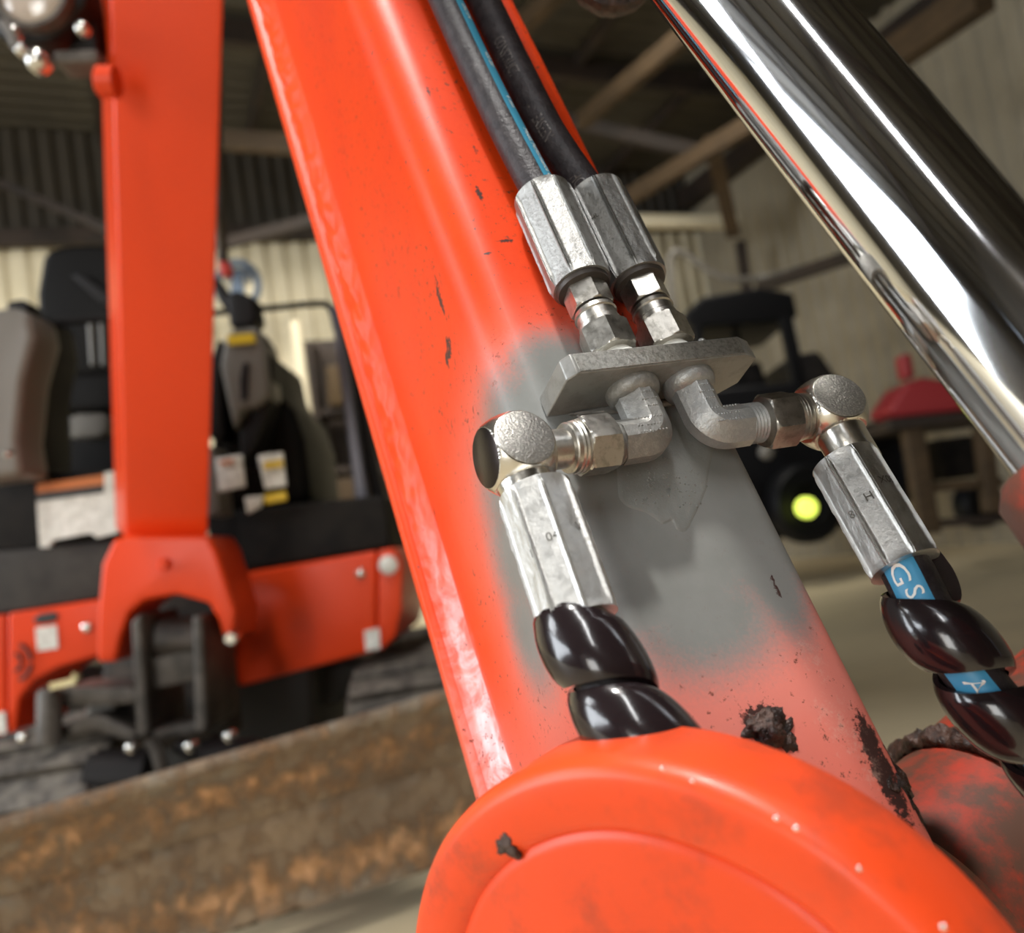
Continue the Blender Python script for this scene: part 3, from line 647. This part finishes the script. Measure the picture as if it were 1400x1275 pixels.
# side flange and the weld bead along it
def strip(pf, name, mat, pinkf, amp=0, step=.002, smooth=True):
    rows, A1 = [], {'spray': [], 'haze': [], 'pink': [], 'mark': [], 'scuff': []}; v = -.2
    while v < .6:
        row = []
        for i, (u, n) in enumerate(pf):
            k = math.sin(PI*i/(len(pf)-1)) if amp else 0
            w_ = k*amp*(noise.noise(Vector((v*90, i*.25, 3)))+.6*noise.noise(Vector((v*240, i*.5, 9))))
            row.append(arm(u-w_*.5, v, n+w_))
            A1['spray'].append(0); A1['haze'].append(.5*sm((.0-v)/.08)); A1['pink'].append(pinkf(i, v)); A1['mark'].append(max(0, .75*noise.noise(Vector((v*60, i*.2, 1)))-.15) if v < .02 else 0); A1['scuff'].append(0)
        rows.append(row); v += step
    mb = MB(); mb.grid(rows, smooth=smooth); mb.at.update(A1); return mb.build(name, mat, ARM, flatten=60)
FU = -.0115
strip([(0, FB-.007), (FU+.0005, FB-.007), (FU, FB-.0062), (FU, FB-.0008), (FU+.0006, FB), (FU+.004, FB), (.001, FB)], 'side_flange', 'arm', lambda i, v: .25*sm((.02-v)/.1) if i > 3 else 0)
bead = [(FU+.0035+(.0005-FU-.0035)*i/12, FB+.0003+.0125*(i/12)**1.7) for i in range(13)]
strip(bead, 'weld_bead', 'arm', lambda i, v: sm((.07-v)/.15)*(.55+.45*(i > 4)), .0011)
# dirt lump near the boss
def lump(name, c, rx, ry, rz, mat, parent, amp=.35, seg=40, fr=160, **k):
    mb = MB(); rows = []
    for i in range(seg//2+1):
        th = PI*i/(seg//2); row = []
        for j in range(seg):
            ph = 2*PI*j/seg; d = Vector((math.sin(th)*math.cos(ph), math.sin(th)*math.sin(ph), math.cos(th)))
            p = c + AW*d.x*rx + AA*d.y*ry + AN*d.z*rz
            f = 1+amp*(noise.noise(p*fr)+.6*noise.noise(p*fr*2.7)+.4*noise.noise(p*fr*6))
            row.append(c+(p-c)*f)
        rows.append(row)
    mb.grid(rows, closev=True); return mb.build(name, mat, parent, flatten=180, **k)
u, v = on_arm(1045, 992); lump('dirt_lump', arm(u, v, .0), .0075, .005, .0035, 'grease', ARM, .7)
u, v = on_arm(1072, 1000); lump('dirt_lump', arm(u, v, .0), .004, .005, .002, 'grease', ARM, .8)
u, v = on_arm(1225, 1062); lump('dirt_lump', arm(u, v, -.002), .004, .014, .0025, 'grease', ARM, .8)
# paint run below the bracket
out = [(838, 560), (840, 660), (850, 690), (885, 704), (905, 718), (918, 714), (926, 726), (938, 728), (948, 712), (962, 682), (970, 650), (972, 560)]
pp = [on_arm(x, y) for x, y in out]
mb = MB(); cu = sum(p[0] for p in pp)/len(pp); cvv = sum(p[1] for p in pp)/len(pp); dn = []
dn = [(q.x, q.y) for q in catmull([Vector((a, b2, 0)) for a, b2 in pp+pp[:1]], 7)[:-1]]
rows = []
for q in range(15):
    t_ = q/14; row = []
    for (a, b2) in dn:
        uu, vv = cu+(a-cu)*(1-t_*.96), cvv+(b2-cvv)*(1-t_*.96)
        hgt = .00055*min(1, t_*8)**.5 + .00016*noise.noise(Vector((uu*300, vv*300, 2)))
        row.append(arm(uu, vv, hgt-.0001 if q else -.0003))
    rows.append(row)
mb.grid(rows, closev=True)
PR = mb.build('paint_run', simple('grey_primer_run', (.215, .218, .205), .38, bmp=.2, bscale=900), ARM, flatten=80)
mb = MB(); random.seed(3)
for i in range(130):
    t_ = random.random(); px = 848+118*t_; py = 640+random.random()*52 - (1-abs(t_-.5)*2)*(-8); 
    if random.random() < .35: px, py = 885+random.random()*30, 620+random.random()*50
    u, v = on_arm(px, py); r = .00022+.00022*random.random()
    mb.rev(arm(u, v, .0002), AN, AW, [(0, r*1.3), (r*.8, r), (r*1.4, r*.5)], 6)
mb.build('paint_pimples', PR.data.materials[0], PR, kind='stuff')
mb = MB(); mb.rev(arm(*on_arm(934, 712), -.0004), AN, AW, [(0, .0030), (.0005, .0026), (.0008, .0012)], 18); mb.build('paint_drip', PR.data.materials[0], PR)
# bracket plate welded to the front face
mb = MB(); c = .003
ol = [(.0100, 0), (.0108, .0195), (.0135, .0225), (.0750, .0225), (.0805, .0195), (.0805, .006), (.0745, 0)]
mb.prism([arm(u, .0068, n) for u, n in ol], AA*.0076)
BR_ = mb.build('hose_bracket', 'plate', ARM, bevel=.0006)
mb = MB(); mb.prism([arm(u, v, .0224) for u, v in ((.0145, .0073), (.0745, .0073), (.0745, .0139), (.0145, .0139))], AN*.00035)
mb.build('cut_edge', 'brushed', BR_, 'brushed bare front edge', bevel=.0001)
lump('weld_bead', arm(.045, .0155, .001), .032, .0028, .0026, 'plate', BR_, .25, 40, 220)
lump('weld_bead', arm(.045, .0060, .0008), .030, .0014, .0014, 'plate', BR_, .3, 40, 220)
lump('weld_spatter', arm(.0625, .0150, .0205), .0012, .0012, .0014, 'plate', BR_, .3, 16)

# ------------------------------------------------------------------ hydraulic fittings
NH = .011
def hexfun(af, cham, z0, z1):
    """hexagon of half across-flats af, corners cut by cones at both ends"""
    def f(th, z, r):
        h = af/math.cos(((th+PI/6) % (PI/3))-PI/6)
        lim = min(1e9, af*1.02 + (z-z0)*1.7, af*1.02+(z1-z)*1.7)
        return min(h, lim)
    return f
def hexnut(mb, P, ax, ref, z0, z1, af, phase=0):
    n = 10; zs = [z0+(z1-z0)*t for t in (0, .04, .09, .15, .22, .5, .78, .85, .91, .96, 1)]
    mb.rev(P, ax, ref, [(z0, af*.8)]+[(z, af) for z in zs]+[(z1, af*.8)], 72, lambda th, z, r: (hexfun(af, 0, z0, z1)(th, z, r) if r > af*.9 else r), phase)
def ferrule(mb, P, ax, ref, ln, r, phase=0, ridge=.0009, lip=.0006):
    """crimped ferrule: eight pressed flats with raised seams between them"""
    n = 26; prof = [(0, r*.80), (0, r*.93)]
    for i in range(n+1):
        t = i/n; z = ln*(.004+.992*t); e = lip*(math.exp(-(t/.05)**2)*.2+math.exp(-((1-t)/.03)**2)*.5)
        prof.append((z, r+e))
    prof += [(ln, r*.93), (ln, r*.70)]
    def fun(th, z, rr):
        if rr < r*.95: return rr
        t = z/ln; k = (th*8/(2*PI)) % 1.0; d = min(k, 1-k)      # d = 0 at a seam
        press = sm(t/.09)*sm((1-t)/.05)
        a = (k-.5)*2*PI/8
        fl = r*.948/max(.93, math.cos(a*.95))+.00012*noise.noise(Vector((th*4, z*160, 3)))
        kk = k if k < .5 else k-1; seam = ridge*math.exp(-((kk-.055)/.026)**2)*(1.0+.35*noise.noise(Vector((z*300, th*3, 1)))) + ridge*.75*math.exp(-((kk+.045)/.022)**2) - ridge*.35*math.exp(-(kk/.02)**2)
        return (fl+seam)*press + rr*(1-press)*.985
    mb.rev(P, ax, ref, prof, 192, fun, phase)
def stamps(mb, P, ax, ref, ang, z, txt, size, r):
    path = Path([Vector(P)+Vector(ax).normalized()*(.002*i) for i in range(30)], ref)
    text_on_path(mb, path, txt, z, ang, size, r, 0.0001, 1)

def stamp_round(mb, P, ax, ref, a0, z0, txt, size, r):
    """lettering running round the ferrule"""
    vs, fs = text_mesh(txt); ax = Vector(ax).normalized(); a = (Vector(ref)-ax*Vector(ref).dot(ax)).normalized(); b = ax.cross(a)
    sg = 1 if ax.dot(UP) > 0 else -1
    mb.add([Vector(P)+ax*(z0+sg*v.y*size)+(a*math.cos(a0+sg*v.x*size/r)+b*math.sin(a0+sg*v.x*size/r))*r for v in vs], fs)
# --- upper hoses
def upper_hose(name, u0, drift, phase, label, stripe, text, seedv):
    top = [arm(u, v, NH+.0003+max(0, v-.12)*.008) for u, v in drift]
    H = thing(name, arm(u0, .02, NH), label, 'hose')
    pth = Path(catmull(top, 16), AN)
    r = .0067; mb = MB(); mb.tube(pth.p, r, 40); mb.build('rubber_hose', 'rubber', H)
    P = arm(u0, .0500, NH); mb = MB(); ferrule(mb, P, AA, AN, .0432, .0104, phase); FR = mb.build('ferrule', 'zinc_worn', H, flatten=50)
    mb = MB(); stamp_round(mb, P, AA, AN, .1 if stripe else -1.2, .026, 'HL', .0030, .01035); mb.build('stamped_letters', 'stamp', FR)
    mb = MB(); mb.rev(arm(u0, .0478, NH), AA, AN, [(0, .0072), (.0005, .0092), (.003, .0096)], 40); mb.build('collar', 'darksteel', H)
    mb = MB(); hexnut(mb, arm(u0, .0395, NH), AA, AN, 0, .0088, .0068, phase+.35); mb.build('hex_body', 'nut', H, flatten=25)
    mb = MB(); mb.rev(arm(u0, .0385, NH), AA, AN, [(0, .0055), (.002, .0055)], 32); mb.build('neck', 'darksteel', H)
    mb = MB(); mb.rev(arm(u0, .0300, NH), AA, AN, [(0, .0073), (.0030, .0073), (.0034, .0070), (.0062, .0070), (.0066, .0075), (.0084, .0070), (.0087, .006)], 48); mb.build('nut_collar', 'nut', H, flatten=20)
    mb = MB(); hexnut(mb, arm(u0, .0205, NH), AA, AN, 0, .0105, .0078, phase+.15); mb.build('swivel_nut', 'nut', H, flatten=25)
    if stripe:
        mb = MB(); rows = []
        n = 90
        for i in range(n):
            s = pth.len*.75*i/(n-1); rows.append([pth.pos(s, stripe*R(0+36*k/8), r+.00012) for k in range(9)])
        mb.grid(rows); SP = mb.build('teal_stripe', 'teal', H)
        mb = MB()
        for txt, s in text: text_on_path(mb, pth, txt, s, R(25), .0031, r+.0003, -1, 1, .95)
        mb.build('printed_text', 'white_print', H)
    else:
        mb = MB()
        for txt, s in text: text_on_path(mb, pth, txt, s, R(-46)*seedv, .0068, r+.00018, -1, 1, .55)
        mb.build('embossed_text', 'emboss', H)
    return H
# --- bulkhead elbows
def superoct(r, k, seg):
    out = []
    for i in range(seg):
        a = 2*PI*i/seg; h = r*.94/math.cos((a % (PI/4))-PI/8) if False else r*.95/max(abs(math.cos(a)), abs(math.sin(a)), (abs(math.cos(a))+abs(math.sin(a)))/1.30)
        out.append((a, h))
    return out
def elbow(name, u0, side, label, mat):
    E_ = thing(name, arm(u0, .0, NH), label, 'elbow fitting')
    mb = MB(); mb.rev(arm(u0, .0068, NH), -AA, AN, [(0, .0088), (.0010, .0090), (.0024, .0088), (.0040, .0081), (.0050, .0068)], 48); mb.build('flange', mat, E_)
    mb = MB(); mb.rev(arm(u0, .0145, NH), AA, AN, [(0, .0082), (.0012, .0080), (.006, .0052), (.0075, .005)], 40); mb.build('seat_cone', 'label', E_, 'pale seat above the plate')
    bend = -.0125; r = .0074; q_ = .0050
    path = [arm(u0, .004, NH), arm(u0, bend+q_+.001, NH)]
    for k in range(0, 10):
        a = k*PI/18; path.append(arm(u0+side*q_*(1-math.cos(a)), bend+q_*(1-math.sin(a)), NH))
    path += [arm(u0+side*(q_+.0004), bend, NH), arm(u0+side*.0128, bend, NH)]
    mb = MB(); fr = frames(path, AN); oc = superoct(r, 0, 48); rows = []
    for i, p in enumerate(path):
        a_, b_ = fr[i]; rows.append([p+(a_*math.cos(t)+b_*math.sin(t))*h for t, h in oc])
    mb.grid(rows, closev=True); k0 = 0; n = len(path); mb.f += [tuple(range(48)), tuple((n-1)*48+i for i in reversed(range(48)))]; mb.sm += [False]*2
    B_ = mb.build('elbow_body', mat, E_, flatten=28)
    mb = MB()
    for j, vv in enumerate((.0004, -.0022, -.0048, -.0088, -.0114, -.0138)):
        for i in range(7 if j < 3 else 9):
            if (i*7+j*3) % 6 == 0: continue
            uu = (-.0024+.0008*i) if j < 3 else (-.0010+.0011*i)
            mb.rev(arm(u0+side*uu, vv, NH+r*.94), AN, AW, [(0, .0004), (.00022, .00032), (.0003, .0001)], 6)
    mb.build('raised_marks', mat, B_, kind='stuff')
    # thread
    zs = []; z = .0125
    P = arm(u0, bend, NH)
    while z < .0195: zs += [(z, .0062), (z+.0005, .0068), (z+.001, .0062)]; z += .0013
    mb = MB(); mb.rev(P, AW*side, AN, zs, 40); mb.build('thread', mat, E_, flatten=20)
    return E_, P
# --- lower hose assemblies
def lower_hose(name, label, u0, side, ball, fer0, fer1, hpts, phase, stripe, sp0, nsp, pitch, band, stamptxt, sang, nutdir=None):
    H = thing(name, fer1, label, 'hose')
    bend = -.0125; P0 = arm(u0, bend, NH); ax = (ball-P0).normalized()
    # keep the nut coaxial with the elbow, the block where the hose leaves
    L0 = (ball-P0).length
    zn = .0165 if side < 0 else .0188
    mb = MB(); hexnut(mb, P0, ax, AN, zn, zn+.0105, .0082, .25); mb.build('swivel_nut', 'nut', H, flatten=25)
    z1 = zn+.0105
    mb = MB(); mb.rev(P0, ax, AN, [(z1-.001, .0078), (z1+.0010, .0082), (z1+.0016, .0079), (z1+.0022, .0080), (z1+.0028, .0077), (z1+.0042, .0077), (z1+.0046, .0074), (z1+.0050, .0060), (L0-.004, .0060)], 56); mb.build('nut_collar', 'nut', H, flatten=20)
    for i in range(6):
        a = i*PI/3+.4; mb = MB()
    # cross-drilled block: a ball with ground round faces
    e1 = ax; fdir = (fer1-fer0).normalized(); e2 = (fdir-e1*fdir.dot(e1)).normalized(); e3 = e1.cross(e2)
    Rb, cc = .0128, .0093
    mb = MB(); rows = []
    for i in range(73):
        th = PI*i/72; row = []
        for j in range(144):
            ph = 2*PI*j/144; d = (math.sin(th)*math.cos(ph), math.sin(th)*math.sin(ph), math.cos(th)); mx = max(abs(q) for q in d)
            q = min(Rb, cc/mx); row.append(ball+(e1*d[0]+e2*d[1]+e3*d[2])*q)
        rows.append(row)
    mb.grid(rows, closev=True); BK = mb.build('elbow_block', 'ballsteel', H, flatten=20)
    fr_ = math.sqrt(Rb*Rb-cc*cc)*.985
    tocam = (CAM-ball).normalized(); e3s = e3 if e3.dot(tocam) > 0 else -e3
    mb = MB(); mb.rev(ball+e3s*(cc-.0004), e3s, e1, [(0, fr_), (.00045, fr_), (.0006, fr_*.97)], 64); mb.build('ground_face', 'ground', BK, 'coarse sparkling ground face')
    mb = MB(); mb.rev(ball+e1*(cc-.0004), e1, e2, [(0, fr_), (.00045, fr_), (.0006, fr_*.97)], 64); mb.build('end_face', 'darkcap' if side < 0 else 'ground', BK, 'smooth dark end face' if side < 0 else None)
    # neck
    fd = (fer1-fer0); fl = fd.length; fd.normalize(); g = (fer0-ball).length
    mb = MB(); mb.rev(ball, fd, AN, [(.006, .0082), (.0105, .0080), (.0112, .0078), (g+.0, .0077), (g+.001, .0070)], 56); mb.build('neck', 'ballsteel', H)
    mb = MB(); ferrule(mb, fer0, fd, AN, fl, .0103, phase, .0010, .0007); FR = mb.build('ferrule', 'zinc', H, flatten=50)
    mb = MB(); rr = .01035
    for txt, a, z, sz in stamptxt: stamp_round(mb, fer0, fd, AN, a, z, txt, sz, rr)
    mb.build('stamped_letters', 'stamp', FR)
    pth = Path(catmull([fer1-fd*.004, fer1]+hpts, 16), AN)
    r = .0074; mb = MB(); mb.tube(pth.p, r, 40); mb.build('rubber_hose', 'rubber', H)
    if stripe:
        a0, a1 = stripe; mb = MB(); rows = []
        for i in range(120):
            s = pth.len*i/119; rows.append([pth.pos(s, R(a0+(a1-a0)*k/14), r+.0001) for k in range(15)])
        mb.grid(rows); mb.build('blue_stripe', 'blue', H)
        for txt, s, a in (('G', .0050, 60), ('S', .0112, 48), ('A', .0375, 50), ('A', .064, 50)):
            mb = MB(); text_on_path(mb, pth, txt, s, R(a), .0074, r+.0003, 1, -1)
            mb.build('printed_letter', 'white_print', H)
    # spiral guard: one helical ribbon with a convex section
    mb = MB(); rows = []; steps = int(nsp*56)
    sec = []
    for k in range(15):
        t_ = k/14; sec.append((band*(t_-.5), .0084+.0042*(math.sin(PI*(t_*.94+.03)))**.38-.0004+.0007*t_))
    sec += [(band*.49, .0082), (-band*.49, .0082)]
    for i in range(steps+1):
        ph = i*2*PI/56; s = sp0 + pitch*i/56
        rows.append([pth.pos(max(0, s+w_), -ph+sang, rr_) for w_, rr_ in sec])
    mb.grid(rows, closev=True); n = len(sec); mb.f += [tuple(range(n)), tuple(steps*n+i for i in reversed(range(n)))]; mb.sm += [False]*2
    mb.build('spiral_guard', 'spiral', H, flatten=55)
    return H
# ---- place them
upper_hose('hydraulic_hose', .0355, ((.0355, .088), (.0352, .098), (.0335, .127), (.0322, .162), (.0314, .21), (.030, .32), (.028, .5)), .10, 'upper black hose with a teal printed stripe, nearer the crease of the arm', 1, (('Meets Performance of', .034), ('6 mm', .052), ('420 Bar', .078), ('2SC EN', .108)), 1)
upper_hose('hydraulic_hose', .0575, ((.0560, .088), (.0540, .098), (.0500, .127), (.0490, .162), (.0488, .21), (.048, .32), (.046, .5)), .32, 'upper black hose with embossed lettering, along the right edge of the arm', 0, (('CONSTRUCT', .090), ('-', .050), ('EASEEN', .044), ('HQ', .012)), 1)
EL, PL_ = elbow('elbow_fitting', .0365, -1, 'painted grey forged elbow under the bracket, turning left', 'castdark')
ER, PR_ = elbow('elbow_fitting', .0575, 1, 'painted grey forged elbow under the bracket, turning right', 'cast')
ballL = arm(-.0118, -.0135, .0150)
ballR = arm(.1005, -.0150, .0150)
LH = lower_hose('hydraulic_hose', 'lower left hose with silver ferrule and closed glossy black spiral guard', .0365, -1, ballL,
    at(731, 671, .2540), at(793, 850, .2365), [at(800, 872, .2345), at(818, 912, .2300), at(850, 968, .2240), at(895, 1030, .2180), at(950, 1090, .215)],
    .18, None, .0042, 3.2, .0235, .0222, (('04', .55, .0195, .0036), ('W', -.35, .0180, .0036), ('H', 1.1, .0215, .0034)), R(150))
RH = lower_hose('hydraulic_hose', 'lower right hose with blue stripe showing between turns of black spiral guard', .0575, 1, ballR,
    at(1153, 630, .2885), at(1238, 776, .2680), [at(1247, 793, .2655), at(1270, 838, .2610), at(1305, 890, .2560), at(1350, 948, .2520), at(1405, 1008, .2500), at(1480, 1080, .250), at(1560, 1150, .25)],
    .35, (18, 95), .0080, 4.6, .0262, .0205, (('H', .80, .0195, .0040), ('X08', .15, .0155, .0036), ('8', 1.45, .0215, .0036)), R(-70))

# ------------------------------------------------------------------ chrome rod
rd = cv(1.030, 2.059, -1.0).normalized(); RP = CAM+cv(.0676, -.1369, .2684)
ROD = thing('hydraulic_cylinder', RP+rd*.17, 'thick polished chrome cylinder rod slanting across the upper right', 'cylinder rod')
mb = MB(); mb.rev(RP-rd*.45, rd, UP, [(0, .020), (.62, .020)], 128); mb.build('rod', 'chrome', ROD)
# gland and barrel at the lower end of the rod
mb = MB(); mb.rev(RP+rd*.158, rd, UP, [(0, .0205), (.0, .024), (.004, .027), (.02, .0275), (.022, .031), (.09, .031)], 64); mb.build('gland', 'paint_dirty', ROD)
mb = MB(); mb.rev(RP-rd*.5, rd, UP, [(0, .028), (.05, .028), (.06, .02)], 48); mb.build('rod_eye', 'paint', ROD)
# greasy pin boss at the top
t = thing('pin_boss', at(842, -10, .42), 'dark greasy round pin boss at the top edge between arm and rod', 'pin')
mb = MB(); mb.rev(at(840, -54, .42), -FW, UP, [(-.012, .0205), (-.004, .0218), (0, .0205), (.001, .0150), (-.001, .0145), (-.001, .0)], 56, lambda th, z, r: r+.0006*noise.noise(Vector((th*6, z*300, 0)))); mb.build('collar', 'grease', t)
mb = MB(); mb.rev(at(840, -54, .42), -FW, UP, [(-.011, .0135), (.003, .0135), (.004, .0125)], 40); mb.build('pin', 'darksteel', t)

# ------------------------------------------------------------------ near boss at the bottom and the tube behind it
BC = CAM+cv(.03650, .14016, .19674); bn = cv(-.57854, .14383, -.80287).normalized(); BRd = .0785
BOSS = thing('pivot_boss', BC-bn*.06, 'large round orange pivot boss closest to the camera at the bottom', 'boss')
mb = MB(); wf = lambda th, z, r: r*(1+.004*noise.noise(Vector((math.cos(th)*3, math.sin(th)*3, z*30))))
mb.rev(BC, -bn, UP, [(.0008, .0), (.0008, .030), (.0006, .0600), (.0011, .0618), (.0018, .0627), (.0011, .0636), (.0002, .0655), (0, .0745), (.0008, .0768), (.003, .0783), (.006, .0788), (.024, .0780), (.027, .0765), (.029, .073), (.030, .066), (.030, .055), (.050, .054)], 200, wf, caps=False)
mb.build('boss_shell', 'boss', BOSS, flatten=60)
def boss_pt(px, py):
    r = at(px, py, 1)-CAM; t_ = (BC-CAM).dot(bn)/r.dot(bn); return CAM+r*t_
def lump2(name, c, r, mat, parent, amp=.8, seg=24, fr=300, sq=.4, nr=None):
    mb = MB(); rows = []; nr = nr or bn; a = nr.orthogonal().normalized(); b = nr.cross(a)
    for i in range(seg//2+1):
        th = PI*i/(seg//2); row = []
        for j in range(seg):
            ph = 2*PI*j/seg; p = c+a*math.sin(th)*math.cos(ph)*r+b*math.sin(th)*math.sin(ph)*r+nr*math.cos(th)*r*sq
            row.append(c+(p-c)*(1+amp*(noise.noise(p*fr)+.5*noise.noise(p*fr*3))))
        rows.append(row)
    mb.grid(rows, closev=True); return mb.build(name, mat, parent, flatten=180)
for x, y, r in ((905, 1051, .0004), (946, 1068, .0004), (1061, 1119, .0005), (1088, 1133, .0005), (1174, 1188, .0004), (1289, 1268, .0005)):  # tiny metal bumps added along the rim to make bright glints
    mb = MB(); mb.rev(boss_pt(x, y)-bn*.0002, bn, UP, [(0, r*1.4), (r*.5, r*1.1), (r*.8, r*.6), (r*.9, 0)], 10, caps=False); mb.build('glint_bump', 'bolt', BOSS, 'small metal bump added on the rim for a glint')
lump2('dirt_lump', boss_pt(690, 1155)-bn*.0006, .0030, 'grease', BOSS, .9)
# tube with a greasy weld, behind the right edge of the arm
tp = at(1378, 1168, .345); tq = at(1560, 985, .39); td = (tq-tp).normalized()
TB = thing('cross_tube', tp-td*.02, 'dirty orange cross tube with a greasy black weld behind the lower right hose', 'tube')
mb = MB(); mb.rev(tp, td, UP, [(-.0, .049), (.05, .0495), (.2, .050)], 96, lambda th, z, r: r+.0006*noise.noise(Vector((math.cos(th)*4, math.sin(th)*4, z*40)))); mb.build('tube', 'paint_dirty', TB)
mb = MB(); rows = []
for i in range(240):
    th = 2*PI*i/240; a = (UP-td*UP.dot(td)).normalized(); b = td.cross(a); rad = a*math.cos(th)+b*math.sin(th); row = []
    for j in range(16):
        ph = 2*PI*j/16; q = tp+rad*(.0495+.0035*math.cos(ph))+td*(.0045*math.sin(ph)-.001)
        row.append(q+rad*.003*(noise.noise(q*170)+.7*noise.noise(q*420)+.4*noise.noise(q*900)))
    rows.append(row)
mb.grid(rows, closeu=True, closev=True); mb.build('greasy_weld', 'grease', TB, flatten=180)
mb = MB(); mb.rev(tp, -td, UP, [(0, .0475), (.03, .0475), (.05, .0475)], 96); mb.build('collar', 'paint_dirty', TB)
